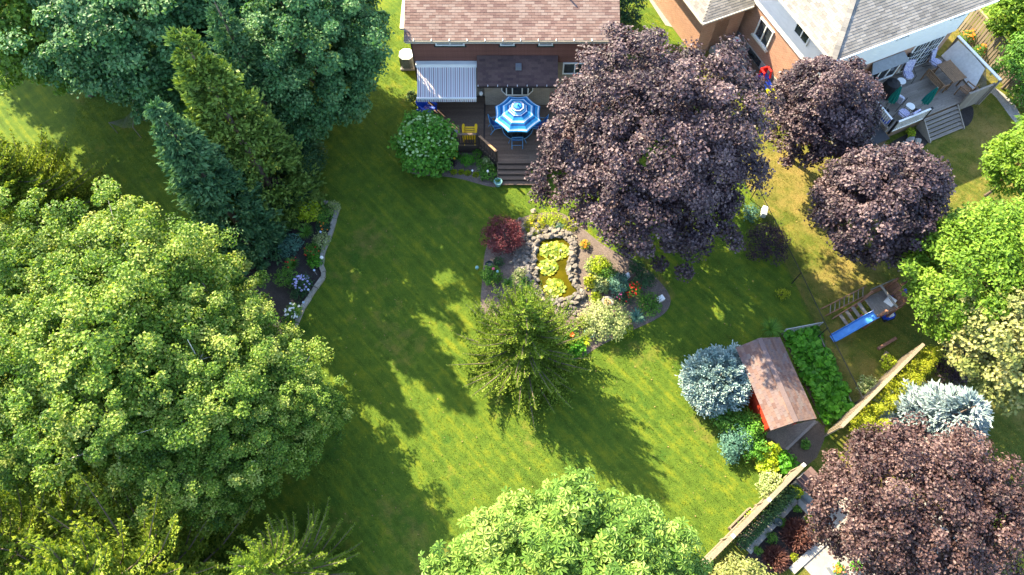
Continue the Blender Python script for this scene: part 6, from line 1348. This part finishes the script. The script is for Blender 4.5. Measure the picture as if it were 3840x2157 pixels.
tag(stone_at(ZP(680, 245, .12), .34, 'pale_stone', None, .6, 'boulder'), 'pale white rock among yellow ground cover above the pond', 'boulder'); tag(stone_at(ZP(655, 330, .12), .30, 'pond_stone', None, .6, 'boulder'), 'grey-pink rock below the yellow ground cover', 'boulder'); tag(stone_at(ZP(870, 295, .1), .24, 'pale_stone', None, .6, 'boulder'), 'small pale rock near the purple tree above the pond', 'boulder'); tag(stone_at(ZP(730, 305, .1), .24, 'pond_stone', None, .6, 'boulder'), 'small grey rock between the two yellow ground covers', 'boulder')
o = tag(MB().box(ZP(1605, 870, .12), (.34, .26, .2), .5).build('stone_block', 'white_plastic'), 'white square block at the right end of the pond bed', 'block')
o = tag(MB().box(D(1922, 533, .3), (.24, .5, .35), -.3).build('feeder_box', 'white_plastic'), 'small white box beside the chain-link fence and purple maple', 'box')
# hammock
t = thing('hammock', 'rope hammock on a thin frame in the shade of the maples', 'hammock', (0, 0, 0)); ha, hb = ZT(590, 665, .9), ZT(735, 590, 1.0); hc = ZT(720, 690, .9)
for q in (ha, hb, hc): MB().tube([G(q), q], .025, 6).build('post', 'grey_wood', t)
MB().tube([hb, hc], .02, 6).build('spreader', 'grey_wood', t); mb = MB()
for k in range(14):
    f = k/13; q = hb+(hc-hb)*f; mb.tube([ha, (ha+q)/2-Vector((0, 0, .25)), q], .006, 4)
o = mb.build('ropes', 'rope', t); o['kind'] = 'stuff'

# ------------------------------------------------------------------ grass
def grass(name, label_poly, n, seed, m, hmin, hmax, excl, wd):
    g = np.random.default_rng(seed); x0, x1, y0, y1 = label_poly; x = g.uniform(x0, x1, n); y = g.uniform(y0, y1, n)
    # keep what the drone can see
    d = y*math.sin(TILT)+CH*math.cos(TILT); u = x/d; v = (y*math.cos(TILT)-CH*math.sin(TILT))/d
    k = (np.abs(u) < .80) & (np.abs(v) < .46)
    for e in excl: k &= ~in_poly(x, y, [(q[0], q[1]) for q in e])
    return x[k], y[k]
ALLB = list(BEDS.values())+[[(-5.3, 21.6), (-5.3, 35), (5.3, 35), (5.3, 21), (3.3, 20.7), (1.9, 19.7), (-.9, 19.7), (-1.8, 21.6)], [N(23.9, 15.4), N(33, 15.4), N(33, 28), N(20.9, 28), N(20.9, 21.8), N(23.9, 21.8)], [N(27.2, 12.5), N(29.6, 12.5), N(29.6, 11.4), N(32, 11.4), N(32, 12.5), N(34, 12.5), N(34, 16), N(27.2, 16)], [N(24.9, 11.9), N(27.4, 11.9), N(27.4, 14.2), N(24.9, 14.2)]]
def blades(name, x, y, h, w_, m, seed):
    g = np.random.default_rng(seed); n = len(x); a = g.uniform(0, 6.283, n); sx, sy = np.cos(a)*w_/2, np.sin(a)*w_/2; lx, ly = g.normal(0, .35, n)*h, g.normal(0, .35, n)*h; hh = h*g.uniform(.6, 1.3, n)
    V = np.stack([np.c_[x-sx, y-sy, np.zeros(n)], np.c_[x+sx, y+sy, np.zeros(n)], np.c_[x+lx, y+ly, hh]], 1); F = np.arange(n*3).reshape(-1, 3)
    pat = .5+.22*np.sin(x*.9+1.3*np.sin(y*.7))*np.cos(y*.8)+g.normal(0, .2, n)
    o = link(name, fastmesh(name, V, F, np.clip(pat, 0, 1), m)); o['kind'] = 'stuff'; return o
x, y = grass('grass', (-24, 18, -1.5, 32), 190000, 3, 'lf_grass', .04, .08, ALLB+[nl], .03)
o = blades('grass', x, y, .05, .03, 'lf_grass', 5); o['label'] = 'short green lawn grass'
x, y = grass('dry_grass', (2, 34, -1.5, 34), 200000, 4, 'lf_drygrass', .04, .08, ALLB, .03); k = in_poly(x, y, nl)
o = blades('dry_grass', x[k], y[k], .05, .03, 'lf_drygrass', 6); o['label'] = 'dry yellowish lawn grass'
# fallen leaves on the grass
g = np.random.default_rng(77); x = g.uniform(-16, 16, 700); y = g.uniform(0, 24, 700)
for e in ALLB: k = ~in_poly(x, y, [(q[0], q[1]) for q in e]); x, y = x[k], y[k]
mat('dead_leaf', (.26, .17, .07), .8, .3, 3)
o = link('fallen_leaves', leafmesh('fallen_leaves', np.c_[x, y, np.full(len(x), .045)], g.normal(size=(len(x), 3))*.3+np.array([0, 0, 1]), g.uniform(.03, .07, len(x)), 'broad', g.random(len(x)), 'dead_leaf')); o['kind'] = 'stuff'; o['label'] = 'scattered dry leaves lying on the lawn'
